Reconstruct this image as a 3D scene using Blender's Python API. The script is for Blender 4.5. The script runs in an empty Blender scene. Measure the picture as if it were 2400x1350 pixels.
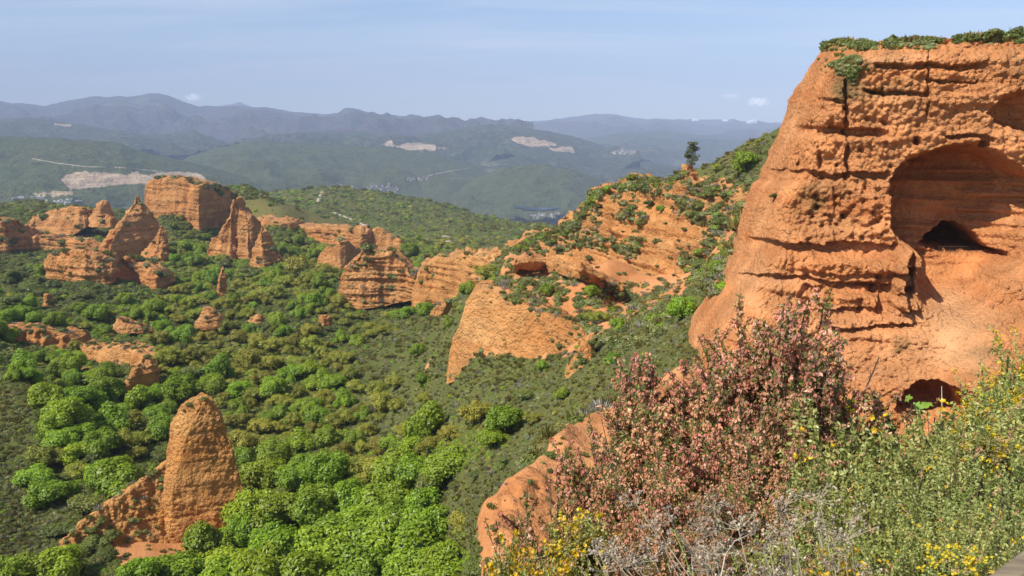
import bpy, math, random
import numpy as np
from mathutils import Vector

random.seed(7)
RNG = np.random.default_rng(7)
scene = bpy.context.scene
COL = scene.collection
R = math.radians

# ------------------------------------------------------------------ camera
PITCH = R(10.0)
FPX = 2078.0                    # focal length in pixels of the 2400 x 1350 photograph
cam_data = bpy.data.cameras.new('camera')
cam_data.sensor_width = 36.0
cam_data.lens = 36.0 * FPX / 2400.0
cam_data.clip_start = 0.05
cam_data.clip_end = 120000.0
cam_data.dof.use_dof = True
cam_data.dof.focus_distance = 40.0
cam_data.dof.aperture_fstop = 11.0
cam = bpy.data.objects.new('camera', cam_data)
cam.location = (0, 0, 0)
cam.rotation_euler = (R(90) - PITCH, 0, 0)
COL.objects.link(cam)
scene.camera = cam

# ------------------------------------------------------------------ light
SUN_EL = R(48)
SUN_H = Vector((-0.86, -0.51, 0)).normalized()      # where the sun stands, seen from above
sun_dir = Vector((SUN_H.x * math.cos(SUN_EL), SUN_H.y * math.cos(SUN_EL), math.sin(SUN_EL)))
ld = bpy.data.lights.new('sun', 'SUN')
ld.energy = 4.4
ld.angle = R(0.53)
ld.color = (1.0, 0.95, 0.87)
sun = bpy.data.objects.new('sun', ld)
sun.rotation_euler = sun_dir.to_track_quat('Z', 'Y').to_euler()
COL.objects.link(sun)

world = bpy.data.worlds.new('World')
scene.world = world
world.use_nodes = True
wn, wl = world.node_tree.nodes, world.node_tree.links
wn.clear()
w_out = wn.new('ShaderNodeOutputWorld')
w_bg = wn.new('ShaderNodeBackground')
w_sky = wn.new('ShaderNodeTexSky')
w_sky.sky_type = 'NISHITA'
w_sky.sun_disc = False
w_sky.sun_elevation = SUN_EL
w_sky.sun_rotation = math.atan2(SUN_H.x, SUN_H.y)
w_sky.altitude = 900
w_sky.air_density = 1.0
w_sky.dust_density = 0.5
w_sky.ozone_density = 4.5
w_bg.inputs['Strength'].default_value = 0.098
# thin high cirrus: stretched noise over the sky's direction, thicker streaks where two noises agree
w_tc = wn.new('ShaderNodeTexCoord')
w_sep = wn.new('ShaderNodeSeparateXYZ'); wl.new(w_tc.outputs['Generated'], w_sep.inputs[0])
w_mz = wn.new('ShaderNodeMath'); w_mz.operation = 'ADD'; w_mz.inputs[1].default_value = 0.12
wl.new(w_sep.outputs['Z'], w_mz.inputs[0])
w_dx = wn.new('ShaderNodeMath'); w_dx.operation = 'DIVIDE'
wl.new(w_sep.outputs['X'], w_dx.inputs[0]); wl.new(w_mz.outputs[0], w_dx.inputs[1])
w_dy = wn.new('ShaderNodeMath'); w_dy.operation = 'DIVIDE'
wl.new(w_sep.outputs['Y'], w_dy.inputs[0]); wl.new(w_mz.outputs[0], w_dy.inputs[1])
w_cmb = wn.new('ShaderNodeCombineXYZ')
wl.new(w_dx.outputs[0], w_cmb.inputs[0]); wl.new(w_dy.outputs[0], w_cmb.inputs[1])
w_map = wn.new('ShaderNodeMapping')
w_map.inputs['Rotation'].default_value = (0, 0, R(28))
w_map.inputs['Scale'].default_value = (0.55, 2.3, 1)
wl.new(w_cmb.outputs[0], w_map.inputs['Vector'])
w_n1 = wn.new('ShaderNodeTexNoise')
w_n1.inputs['Scale'].default_value = 0.9
w_n1.inputs['Detail'].default_value = 7
w_n1.inputs['Roughness'].default_value = 0.55
w_n1.inputs['Distortion'].default_value = 0.7
wl.new(w_map.outputs[0], w_n1.inputs['Vector'])
w_r1 = wn.new('ShaderNodeMapRange')
w_r1.inputs['From Min'].default_value = 0.42
w_r1.inputs['From Max'].default_value = 0.80
w_r1.inputs['To Min'].default_value = 0.0
w_r1.inputs['To Max'].default_value = 0.75
wl.new(w_n1.outputs['Fac'], w_r1.inputs['Value'])
w_mix = wn.new('ShaderNodeMix'); w_mix.data_type = 'RGBA'
w_mix.inputs[7].default_value = (6.4, 6.7, 7.3, 1)
wl.new(w_r1.outputs[0], w_mix.inputs[0])
wl.new(w_sky.outputs[0], w_mix.inputs[6])
# two small far cumulus puffs low over the mountains
def w_math(op, a, b=0.0):
    x = wn.new('ShaderNodeMath'); x.operation = op
    for i, v in enumerate((a, b)):
        if hasattr(v, 'links'): wl.new(v, x.inputs[i])
        else: x.inputs[i].default_value = v
    return x.outputs[0]
w_u = w_math('DIVIDE', w_sep.outputs['X'], w_sep.outputs['Y']); w_v = w_math('DIVIDE', w_sep.outputs['Z'], w_sep.outputs['Y'])
w_c2 = wn.new('ShaderNodeCombineXYZ'); wl.new(w_u, w_c2.inputs[0]); wl.new(w_v, w_c2.inputs[1])
w_n2 = wn.new('ShaderNodeTexNoise'); w_n2.inputs['Scale'].default_value = 260; w_n2.inputs['Detail'].default_value = 5; wl.new(w_c2.outputs[0], w_n2.inputs['Vector'])
w_col = w_mix.outputs[2]
for u0, v0, ra, rb, amt in ((-0.3515, 0.0372, 0.0085, 0.0036, 0.75), (0.2720, 0.0328, 0.0110, 0.0042, 0.95), (0.2410, 0.0385, 0.0075, 0.0024, 0.5)):
    du = w_math('POWER', w_math('DIVIDE', w_math('ABSOLUTE', w_math('SUBTRACT', w_u, u0)), ra), 2.0); dv_ = w_math('POWER', w_math('DIVIDE', w_math('ABSOLUTE', w_math('SUBTRACT', w_v, v0)), rb), 2.0)
    q_ = w_math('ADD', w_math('ADD', du, dv_), w_math('MULTIPLY', w_math('SUBTRACT', w_n2.outputs['Fac'], 0.5), 4.5))
    mr = wn.new('ShaderNodeMapRange'); wl.new(q_, mr.inputs['Value'])
    for k_, v_ in zip(('From Min', 'From Max', 'To Min', 'To Max'), (0.1, 1.5, amt, 0.0)): mr.inputs[k_].default_value = v_
    fr = w_math('MULTIPLY', mr.outputs[0], w_math('GREATER_THAN', w_sep.outputs['Y'], 0.0))
    mx_ = wn.new('ShaderNodeMix'); mx_.data_type = 'RGBA'; mx_.inputs[7].default_value = (14.0, 13.6, 13.4, 1); wl.new(fr, mx_.inputs[0]); wl.new(w_col, mx_.inputs[6]); w_col = mx_.outputs[2]
wl.new(w_col, w_bg.inputs['Color'])
wl.new(w_bg.outputs[0], w_out.inputs['Surface'])

scene.view_settings.view_transform = 'Standard'
scene.view_settings.look = 'None'
scene.view_settings.exposure = 0.63
scene.view_settings.gamma = 1.0
scene.view_settings.use_curve_mapping = False
cy = scene.cycles
cy.max_bounces = 6
cy.diffuse_bounces = 4
cy.glossy_bounces = 1
cy.transmission_bounces = 3
cy.transparent_max_bounces = 40
cy.volume_bounces = 0
cy.use_denoising = True
cy.caustics_reflective = False
cy.caustics_refractive = False

# ------------------------------------------------------------------ helpers: pixels, noise, meshes
CP, SP = math.cos(PITCH), math.sin(PITCH)
def slope_of(py):
    """height gained per metre of forward distance along the sight line through row py"""
    t = (675.0 - np.asarray(py, float)) / FPX
    return (t * CP - SP) / (CP + t * SP)
def fwd_of(py):
    t = (675.0 - np.asarray(py, float)) / FPX
    return CP + t * SP
def at(px, py, Y):
    px, py, Y = np.broadcast_arrays(np.asarray(px, float), np.asarray(py, float), np.asarray(Y, float))
    k = Y / fwd_of(py)
    return np.stack([(px - 1200.0) / FPX * k, Y, slope_of(py) * Y], -1)
def row_of(s):
    """photograph row of a point whose height / distance is s"""
    s = np.asarray(s, float)
    t = (s * CP + SP) / (CP - s * SP)
    return 675.0 - t * FPX
def project(P):
    P = np.asarray(P, float)
    d = P[..., 1] * CP - P[..., 2] * SP
    u = P[..., 1] * SP + P[..., 2] * CP
    return 1200 + FPX * P[..., 0] / d, 675 - FPX * u / d

def _hash(ix, iy, iz, seed):
    h = (ix * 374761393 + iy * 668265263 + iz * 2147483647 + seed * 1274126177) & 0xFFFFFFFF
    h = ((h ^ (h >> 13)) * 1274126177) & 0xFFFFFFFF
    h = ((h ^ (h >> 16)) * 2246822519) & 0xFFFFFFFF
    return h ^ (h >> 15)
def vnoise(P, seed=0):
    """smooth noise in -1..1 at points P (n,3)"""
    P = np.asarray(P, float)
    i = np.floor(P).astype(np.int64)
    f = P - i
    w = f * f * f * (f * (f * 6 - 15) + 10)
    out = np.zeros(P.shape[:-1])
    for dx in (0, 1):
        for dy in (0, 1):
            for dz in (0, 1):
                h = _hash(i[..., 0] + dx, i[..., 1] + dy, i[..., 2] + dz, seed)
                gx = ((h & 1023) / 511.5 - 1); gy = (((h >> 10) & 1023) / 511.5 - 1); gz = (((h >> 20) & 1023) / 511.5 - 1)
                d = gx * (f[..., 0] - dx) + gy * (f[..., 1] - dy) + gz * (f[..., 2] - dz)
                ww = (w[..., 0] if dx else 1 - w[..., 0]) * (w[..., 1] if dy else 1 - w[..., 1]) * (w[..., 2] if dz else 1 - w[..., 2])
                out += d * ww
    return out * 1.4
def fbm(P, octaves=4, seed=0, gain=0.5):
    P = np.asarray(P, float); a = 1.0; o = 0
    for k in range(octaves):
        o = o + a * vnoise(P, seed + 17 * k); P = P * 2.03 + 11.3; a *= gain
    return o
def ridged(P, octaves=4, seed=0):
    P = np.asarray(P, float); a = 1.0; o = 0
    for k in range(octaves):
        o = o + a * (1 - 2 * np.abs(vnoise(P, seed + 31 * k))); P = P * 2.07 + 5.1; a *= 0.5
    return o
def worley(P, seed=0):
    """distance to the nearest feature point, about 0..1"""
    P = np.asarray(P, float); i = np.floor(P).astype(np.int64); best = np.full(P.shape[:-1], 9.0)
    for dx in (-1, 0, 1):
        for dy in (-1, 0, 1):
            for dz in (-1, 0, 1):
                h = _hash(i[..., 0] + dx, i[..., 1] + dy, i[..., 2] + dz, seed)
                q = np.stack([i[..., 0] + dx + (h & 1023) / 1023., i[..., 1] + dy + ((h >> 10) & 1023) / 1023., i[..., 2] + dz + ((h >> 20) & 1023) / 1023.], -1)
                best = np.minimum(best, ((q - P) ** 2).sum(-1))
    return np.sqrt(best)
def smooth(a, b, x):
    t = np.clip((np.asarray(x, float) - a) / (b - a), 0, 1)
    return t * t * (3 - 2 * t)
def in_poly(px, py, poly):
    px = np.asarray(px, float); py = np.asarray(py, float)
    ins = np.zeros(px.shape, bool); n = len(poly); j = n - 1
    for i in range(n):
        xi, yi = poly[i]; xj, yj = poly[j]
        c = ((yi > py) != (yj > py)) & (px < (xj - xi) * (py - yi) / (yj - yi + 1e-9) + xi)
        ins ^= c; j = i
    return ins

def pt_in(px, py, poly):
    ins = False; j = len(poly) - 1
    for i in range(len(poly)):
        xi, yi = poly[i]; xj, yj = poly[j]
        if (yi > py) != (yj > py) and px < (xj - xi) * (py - yi) / (yj - yi) + xi: ins = not ins
        j = i
    return ins

def new_mesh(name, verts, faces, smooth_shade=True):
    me = bpy.data.meshes.new(name)
    verts = np.asarray(verts, np.float32).reshape(-1, 3)
    me.vertices.add(len(verts)); me.vertices.foreach_set('co', verts.ravel())
    if isinstance(faces, (list, tuple)):
        blocks = [np.asarray(b, np.int32) for b in faces if len(b)]
    else:
        blocks = [np.asarray(faces, np.int32)]
    nl = sum(b.size for b in blocks); npoly = sum(len(b) for b in blocks)
    me.loops.add(nl); me.polygons.add(npoly)
    me.loops.foreach_set('vertex_index', np.concatenate([b.ravel() for b in blocks]))
    tot = np.concatenate([np.full(len(b), b.shape[1], np.int32) for b in blocks])
    me.polygons.foreach_set('loop_start', np.concatenate([[0], np.cumsum(tot)[:-1]]).astype(np.int32))
    me.polygons.foreach_set('loop_total', tot)
    me.polygons.foreach_set('use_smooth', np.full(npoly, smooth_shade))
    me.update(calc_edges=True)
    me.validate()
    return me
def add_attr(me, name, vals, domain='POINT'):
    a = me.attributes.new(name, 'FLOAT', domain)
    a.data.foreach_set('value', np.asarray(vals, np.float32).ravel())
def add_col(me, name, vals):
    a = me.attributes.new(name, 'FLOAT_COLOR', 'POINT')
    v = np.ones((len(vals), 4), np.float32); v[:, :3] = vals
    a.data.foreach_set('color', v.ravel())
def link(name, data, mat=None, parent=None, label=None, cat=None, group=None, kind=None):
    o = bpy.data.objects.new(name, data)
    COL.objects.link(o)
    if mat is not None and data is not None and hasattr(data, 'materials') and not len(data.materials):
        for m in (mat if isinstance(mat, (list, tuple)) else [mat]):
            data.materials.append(m)
    if parent is not None: o.parent = parent
    if label: o['label'] = label
    if cat: o['category'] = cat
    if group: o['group'] = group
    if kind: o['kind'] = kind
    return o
def grid_faces(nr, nc, wrap=False):
    r = np.arange(nr - 1)[:, None]; c = np.arange(nc if wrap else nc - 1)[None, :]
    c2 = (c + 1) % nc
    return np.stack([r * nc + c, r * nc + c2, (r + 1) * nc + c2, (r + 1) * nc + c], -1).reshape(-1, 4)
def vert_normals(V, F):
    n = np.zeros_like(V)
    a, b, c, d = (V[F[:, k]] for k in range(4))
    fn = np.cross(c - a, d - b)
    for k in range(4): np.add.at(n, F[:, k], fn)
    return n / (np.linalg.norm(n, axis=1, keepdims=True) + 1e-9)

# ------------------------------------------------------------------ material helpers
def mat_new(name):
    m = bpy.data.materials.new(name); m.use_nodes = True
    nt = m.node_tree; nt.nodes.clear()
    out = nt.nodes.new('ShaderNodeOutputMaterial')
    return m, nt, out
class NT:
    """small wrapper to write node graphs briefly"""
    def __init__(s, nt): s.nt = nt
    def n(s, t, **kw):
        x = s.nt.nodes.new(t)
        for k, v in kw.items(): setattr(x, k, v)
        return x
    def l(s, a, b): s.nt.links.new(a, b)
    def pos(s):
        return s.n('ShaderNodeNewGeometry').outputs['Position']
    def noise(s, vec, scale, detail=4, rough=0.55, dist=0.0):
        x = s.n('ShaderNodeTexNoise'); x.inputs['Scale'].default_value = scale; x.inputs['Detail'].default_value = detail
        x.inputs['Roughness'].default_value = rough; x.inputs['Distortion'].default_value = dist
        if vec is not None: s.l(vec, x.inputs['Vector'])
        return x.outputs['Fac']
    def vor(s, vec, scale, feature='F1'):
        x = s.n('ShaderNodeTexVoronoi', feature=feature); x.inputs['Scale'].default_value = scale
        s.l(vec, x.inputs['Vector'])
        return x.outputs['Distance']
    def mapr(s, v, a, b, c=0.0, d=1.0):
        x = s.n('ShaderNodeMapRange'); s.l(v, x.inputs['Value'])
        for k, q in zip(('From Min', 'From Max', 'To Min', 'To Max'), (a, b, c, d)): x.inputs[k].default_value = q
        return x.outputs[0]
    def mix(s, f, a, b, blend='MIX'):
        x = s.n('ShaderNodeMix', data_type='RGBA', blend_type=blend)
        for inp, v in ((0, f), (6, a), (7, b)):
            if hasattr(v, 'links'): s.l(v, x.inputs[inp])
            elif inp == 0: x.inputs[0].default_value = v
            else: x.inputs[inp].default_value = (*v, 1)
        return x.outputs[2]
    def math(s, op, a, b=0.0):
        x = s.n('ShaderNodeMath', operation=op)
        for i, v in enumerate((a, b)):
            if hasattr(v, 'links'): s.l(v, x.inputs[i])
            else: x.inputs[i].default_value = v
        return x.outputs[0]
    def scale3(s, vec, sx, sy, sz):
        x = s.n('ShaderNodeMapping'); x.inputs['Scale'].default_value = (sx, sy, sz); s.l(vec, x.inputs['Vector'])
        return x.outputs[0]
    def attr(s, name, out='Fac'):
        return s.n('ShaderNodeAttribute', attribute_name=name).outputs[out]
    def bump(s, h, strength, dist, prev=None):
        x = s.n('ShaderNodeBump'); x.inputs['Strength'].default_value = strength; x.inputs['Distance'].default_value = dist
        s.l(h, x.inputs['Height'])
        if prev is not None: s.l(prev, x.inputs['Normal'])
        return x.outputs[0]
    def diffuse(s, out, col, normal=None, rough=0.95):
        x = s.n('ShaderNodeBsdfPrincipled')
        x.inputs['Roughness'].default_value = rough
        x.inputs['Specular IOR Level'].default_value = 0.12
        if hasattr(col, 'links'): s.l(col, x.inputs['Base Color'])
        else: x.inputs['Base Color'].default_value = (*col, 1)
        if normal is not None: s.l(normal, x.inputs['Normal'])
        s.l(x.outputs[0], out.inputs['Surface'])
        return x

def make_rock_material(name, cobble, base=(0.50, 0.195, 0.075), lichen=0.0, fine=1.0, bump=1.6, pale=False):
    m, nt, out = mat_new(name); g = NT(nt); p = g.pos()
    big = g.noise(p, 0.09 * fine, 5)
    mid = g.noise(p, 0.6 * fine, 6, 0.6)
    strat = g.noise(g.scale3(p, 0.05, 0.05, 0.55), fine, 5, 0.6)
    c = g.mix(g.mapr(big, 0.35, 0.7), base, (base[0] * 1.10, base[1] * 1.28, base[2] * 1.5))
    c = g.mix(g.mapr(mid, 0.45, 0.75, 0, 0.6), c, (base[0] * 0.70, base[1] * 0.64, base[2] * 0.60))
    spk = g.noise(p, 1.6 / cobble, 5, 0.7)
    c = g.mix(g.mapr(spk, 0.54, 0.68, 0, 0.45), c, (base[0] * 0.62, base[1] * 0.55, base[2] * 0.5))
    c = g.mix(g.mapr(spk, 0.30, 0.44, 0.45, 0), c, (base[0] * 1.25, base[1] * 1.5, base[2] * 1.9))
    c = g.mix(g.mapr(strat, 0.50, 0.68, 0, 0.55), c, (base[0] * 0.88, base[1] * 0.72, base[2] * 0.6))
    c = g.mix(g.mapr(strat, 0.30, 0.42, 0.5, 0.0), c, (base[0] * 1.12, base[1] * 1.42, base[2] * 1.9))
    st = g.noise(g.scale3(p, 0.55, 0.55, 0.045), 1.3 * fine, 5, 0.65)
    c = g.mix(g.mapr(st, 0.56, 0.74, 0, 0.3), c, (base[0] * 0.55, base[1] * 0.48, base[2] * 0.42))
    c = g.mix(g.mapr(st, 0.26, 0.42, 0.5, 0), c, (base[0] * 1.18, base[1] * 1.45, base[2] * 1.9))
    if lichen:
        lm = g.math('MULTIPLY', g.mapr(g.noise(p, 0.17, 4, 0.6), 0.52, 0.64), g.attr('lichen'))
        c = g.mix(g.math('MULTIPLY', lm, lichen), c, (0.17, 0.115, 0.045))
    if pale: c = g.mix(g.attr('pale'), c, (base[0] * 1.12, base[1] * 1.45, base[2] * 1.9))
    v = g.vor(p, 1.0 / cobble)
    v2 = g.vor(p, 2.3 / cobble)
    fi = g.noise(p, 2.2 / cobble, 5, 0.65)
    h = g.math('ADD', g.math('MULTIPLY', v, -0.7), g.math('MULTIPLY', v2, -0.3))
    h = g.math('ADD', h, g.math('MULTIPLY', fi, 0.8))
    rough = g.mapr(g.noise(p, 0.25 * fine, 3), 0.3, 0.6, 0.35, 1.0)
    h = g.math('MULTIPLY', h, rough)
    nb = g.bump(h, 1.0, cobble * bump)
    g.diffuse(out, c, nb)
    return m
# ------------------------------------------------------------------ near and middle terrain
# control points: photograph column, row, forward distance in metres (rows past 1350 lie below the frame)
CTRL = [
 # ground round the lookout, falling steeply to the left
 (-300,2700,1.5),(300,2700,1.5),(900,2700,1.5),(1500,2650,1.5),(2000,2500,1.5),(2500,2400,1.5),
 (-300,2100,10),(300,2100,10),(900,2100,10),(-300,1900,40),(300,1900,40),(800,1900,40),(-300,1680,80),(300,1700,80),(800,1700,80),
 (-300,1440,120),(300,1460,120),(800,1460,118),
 (1200,2000,5),(1200,1900,10),(1150,1560,18),(1500,1700,3.2),(1500,1620,6),(1500,1580,10),(1500,1380,20),(1500,1120,34),
 (1900,1640,3.2),(1900,1520,6),(1900,1400,10),(1900,1260,20),(1900,1120,40),(1900,1090,62),
 (2300,1560,3.2),(2300,1440,6),(2300,1330,10),(2300,1220,20),(2300,1120,40),(2300,1060,62),(2700,1450,3.2),(2700,1300,10),(2700,1100,62),
 # bare orange spur and its edge, the gully behind
 (1112,1330,23),(1118,1212,28),(1200,1122,36),(1282,1028,46),(1385,975,54),(1455,945,58),(1545,925,64),(1620,930,70),
 (1300,1135,33),(1400,1025,44),(1250,1270,24),
 (1060,1560,30),(1060,1600,42),(1140,1480,50),(1220,1380,58),(1300,1250,66),(1400,1120,74),(1500,990,82),(1600,850,92),
 # left hillside
 (-300,1150,165),(-300,980,190),(-300,880,220),(0,1340,140),(0,1200,164),(0,1050,185),(0,905,215),(0,870,265),(0,820,310),
 (100,1330,142),(100,1100,182),(100,930,222),(200,1260,150),(200,1120,180),(200,980,222),(200,880,278),(200,800,345),
 (380,1310,148),(400,1200,165),(400,1080,190),(400,960,240),(400,850,300),(400,760,385),
 (600,1340,140),(600,1210,164),(600,1070,205),(600,960,245),(600,860,310),(600,770,390),(600,705,465),(600,645,560),
 (900,1340,133),(900,1170,160),(900,1010,205),(900,890,260),(900,790,340),(880,720,410),
 (750,1250,150),(750,900,275),(750,760,385),(740,660,520),
 (1080,1300,118),(1100,1170,121),(1100,1010,160),(1060,890,190),(1000,815,275),(1080,745,305),(980,720,370),
 (1300,1085,100),(1300,960,125),(1300,868,163),(1200,890,170),(1420,890,118),
 (1500,905,100),(1500,805,130),(1500,730,172),(1450,692,214),(1620,725,128),(1650,650,185),
 (1120,700,208),(1300,705,205),(1200,650,238),(1380,690,200),
 # red ridge, front foot, crest, back
 (1170,640,262),(1300,668,246),(1450,706,212),(1600,714,190),
 (1190,600,302),(1250,572,312),(1350,535,320),(1400,468,328),(1500,440,332),(1600,415,318),(1700,378,300),(1800,332,290),(1900,292,280),(2400,200,260),
 (1700,470,255),(1740,548,215),(1690,612,205),(1620,552,258),(1500,592,275),(1350,626,285),
 (1200,690,420),(1400,640,450),(1600,560,450),(1800,470,450),(2300,400,450),
 (1200,600,750),(1400,590,750),(1700,560,750),(2300,500,750),
 # ground under and behind the big cliff
 (1700,1010,76),(1900,1140,72),(2300,1140,72),(2700,1140,72),(1750,900,95),(1900,1060,95),(2300,1060,95),(2700,1060,95),
 (1800,620,120),(1800,420,180),(2100,600,120),(2400,600,120),(2100,300,180),(2700,260,180),
 # back of the valley
 (-300,640,540),(-300,720,420),(-300,790,330),(0,720,420),(0,660,520),(0,628,640),(100,588,735),(0,545,830),(-300,540,830),
 (200,690,450),(200,645,545),(250,614,650),(350,642,600),(450,612,640),(450,574,730),(200,550,840),(300,546,860),(430,560,815),
 (100,473,1150),(-300,465,1150),(230,490,1100),(320,505,1000),(100,520,1500),(-300,520,1500),(350,530,1400),
 (560,656,570),(700,614,655),(700,610,700),(800,602,695),(650,518,775),(560,468,905),(700,497,880),(830,532,815),(840,560,740),(450,440,915),(400,430,925),(500,562,842),(535,562,868),(500,450,940),(470,565,822),
 (380,470,1000),(600,520,1100),(780,652,560),(860,620,620),(950,600,660),(950,560,800),(1000,600,640),(1080,590,560),(1000,575,950),
 (900,563,1050),(1050,577,950),(1200,560,980),(1300,535,1150),
 (800,439,1800),(1000,467,1700),(1200,517,1480),(1310,545,1400),(650,452,1800),(740,441,1800),(900,450,1760),(850,500,1350),(1050,520,1300),
 (500,500,1600),(200,560,2000),(-300,560,2000),(500,560,2500),(900,560,2700),(1200,600,2600),(1500,600,2600),(2400,600,2600),(-300,640,2700),(1500,620,1500),(2400,560,1500),
]
CT = np.array(CTRL, float)
def _dom(px, py_s, Y):
    return np.stack([(np.asarray(px, float) - 1200) / FPX * 3.2, np.log(Y)], -1)
_cq = _dom(CT[:, 0], None, CT[:, 2]); _cs = slope_of(CT[:, 1])
_EPS = 0.05
_K = np.sqrt(((_cq[:, None] - _cq[None]) ** 2).sum(-1) + _EPS ** 2)
_A = np.zeros((len(CT) + 3, len(CT) + 3)); n_ = len(CT)
_A[:n_, :n_] = _K + np.eye(n_) * -0.0; _A[:n_, n_] = 1; _A[:n_, n_ + 1:] = _cq; _A[n_, :n_] = 1; _A[n_ + 1:, :n_] = _cq.T
_w = np.linalg.solve(_A, np.concatenate([_cs, np.zeros(3)]))
def slope_field(px, Y):
    q = _dom(px, None, Y).reshape(-1, 2); out = np.empty(len(q))
    for i in range(0, len(q), 40000):
        qq = q[i:i + 40000]
        k = np.sqrt(((qq[:, None] - _cq[None]) ** 2).sum(-1) + _EPS ** 2)
        out[i:i + 40000] = k @ _w[:n_] + _w[n_] + qq @ _w[n_ + 1:]
    return out.reshape(np.shape(Y))

T_PX = np.linspace(-420, 2820, 406)
T_LY = np.linspace(math.log(1.5), math.log(2700), 640)
T_Y = np.exp(T_LY)
gp, gy = np.meshgrid(T_PX, T_Y)
T_S = slope_field(gp, gy)
GX = (gp - 1200) / FPX * gy
GZ = T_S * gy
# relief the control points do not carry: gullies, hummocks, hollows
_P = np.stack([GX, gy, np.zeros_like(GX)], -1)
_amp = smooth(20, 160, gy)
GZ = GZ + _amp * (2.2 * fbm(_P / 34.0, 3, 3) + 0.8 * fbm(_P / 9.0, 3, 5)) + smooth(120, 200, gy) * smooth(640, 480, gy) * 6.0 * (ridged(_P / 95.0, 2, 13) - 0.75) + smooth(500, 1100, gy) * 9 * fbm(_P / 170.0, 4, 9)
GZ = GZ + (1 - _amp) * smooth(2, 20, gy) * 0.5 * fbm(_P / 5.0, 4, 6) + smooth(14, 25, gy) * smooth(90, 60, gy) * 0.30 * fbm(_P / 1.6, 3, 8)
# metric column of the photograph for every terrain vertex (the sheet is laid out by direction, the picture column shifts with height)
T_SS = GZ / gy
def col_to_tpx(px, py):
    """terrain column (direction) for a photograph pixel"""
    return 1200 + (np.asarray(px, float) - 1200) / fwd_of(py)
def ground_z(X, Y):
    tpx = 1200 + np.asarray(X, float) / np.asarray(Y, float) * FPX
    c = np.clip((tpx - T_PX[0]) / (T_PX[1] - T_PX[0]), 0, len(T_PX) - 1.001)
    r = np.clip((np.log(Y) - T_LY[0]) / (T_LY[1] - T_LY[0]), 0, len(T_LY) - 1.001)
    ci = c.astype(int); ri = r.astype(int); cf = c - ci; rf = r - ri
    return (GZ[ri, ci] * (1 - cf) * (1 - rf) + GZ[ri, ci + 1] * cf * (1 - rf) + GZ[ri + 1, ci] * (1 - cf) * rf + GZ[ri + 1, ci + 1] * cf * rf)
def cast(px, py, ymin=12.0):
    """forward distance at which the sight line through a pixel meets the terrain"""
    tp = col_to_tpx(px, py); s = float(slope_of(py))
    ci = int(np.clip(round((tp - T_PX[0]) / (T_PX[1] - T_PX[0])), 0, len(T_PX) - 1))
    col = T_SS[:, ci]
    r0 = int(np.searchsorted(T_Y, ymin))
    hit = np.nonzero(col[r0:] >= s)[0]
    if not len(hit): return None
    r = hit[0] + r0
    if r == r0: return T_Y[r]
    a, b = col[r - 1], col[r]
    f = (s - a) / (b - a + 1e-12)
    return float(math.exp(T_LY[r - 1] + f * (T_LY[r] - T_LY[r - 1])))

V = np.stack([GX, gy, GZ], -1).reshape(-1, 3)
vpx, vpy = project(V)
vpx = vpx.reshape(GX.shape); vpy = vpy.reshape(GX.shape)
wob = 14 * fbm(_P / 12.0, 3, 21); wob2 = 14 * fbm(_P / 12.0, 3, 22)
SOIL_POLYS = [
 ([(1120,1400),(1125,1190),(1280,1060),(1290,1020),(1440,945),(1560,800),(1700,760),(1800,900),(1600,1100),(1480,1400)], 14, 90),
 ([(230,1285),(290,1220),(360,1180),(420,1060),(600,1170),(560,1330),(280,1330)], 130, 200),
 ([(1180,600),(1260,560),(1330,525),(1390,460),(1600,420),(1760,420),(1720,560),(1690,680),(1600,700),(1450,690),(1330,660),(1170,650)], 170, 340),
 ([(1110,690),(1085,830),(1330,835),(1420,770),(1500,730),(1620,690),(1560,640),(1250,640)], 150, 260),
]
soil = np.zeros(GX.shape)
for poly, y0, y1 in SOIL_POLYS:
    soil = np.maximum(soil, in_poly(vpx + wob, vpy + wob2, poly) & (gy > y0) & (gy < y1))
# bare orange earth showing in small scars all over the valley
scar = smooth(0.62, 0.80, fbm(_P / 15.0, 4, 40)) * smooth(120, 200, gy) * smooth(900, 700, gy)
soil = np.maximum(soil, scar)
for _ in range(2):
    q = np.pad(soil, 1, mode='edge'); soil = (q[1:-1, 1:-1] * 2 + q[:-2, 1:-1] + q[2:, 1:-1] + q[1:-1, :-2] + q[1:-1, 2:]) / 6
T_SOIL = soil
# rills and ledges where the orange earth is bare
near_ = smooth(16, 24, gy) * smooth(100, 80, gy); far_ = smooth(150, 170, gy)
GZ = GZ + soil * (near_ * (0.40 * (ridged(_P / 5.0, 4, 14) - 0.8) + 0.16 * fbm(_P / 0.9, 3, 15)) + far_ * (1.3 * (ridged(_P / 13.0, 3, 16) - 0.8) + 0.5 * fbm(_P / 3.0, 2, 17)))
T_SS = GZ / gy
V = np.stack([GX, gy, GZ], -1).reshape(-1, 3)
ter_me = new_mesh('terrain', V, grid_faces(*GX.shape)[:, ::-1])
add_attr(ter_me, 'soil', soil.ravel())
add_attr(ter_me, 'heath', (in_poly(vpx + wob * .3, vpy + wob2 * .3, [(546,455),(640,462),(760,498),(850,535),(700,545),(610,525),(550,505)]) & (gy > 700) & (gy < 1000)).ravel())

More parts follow.
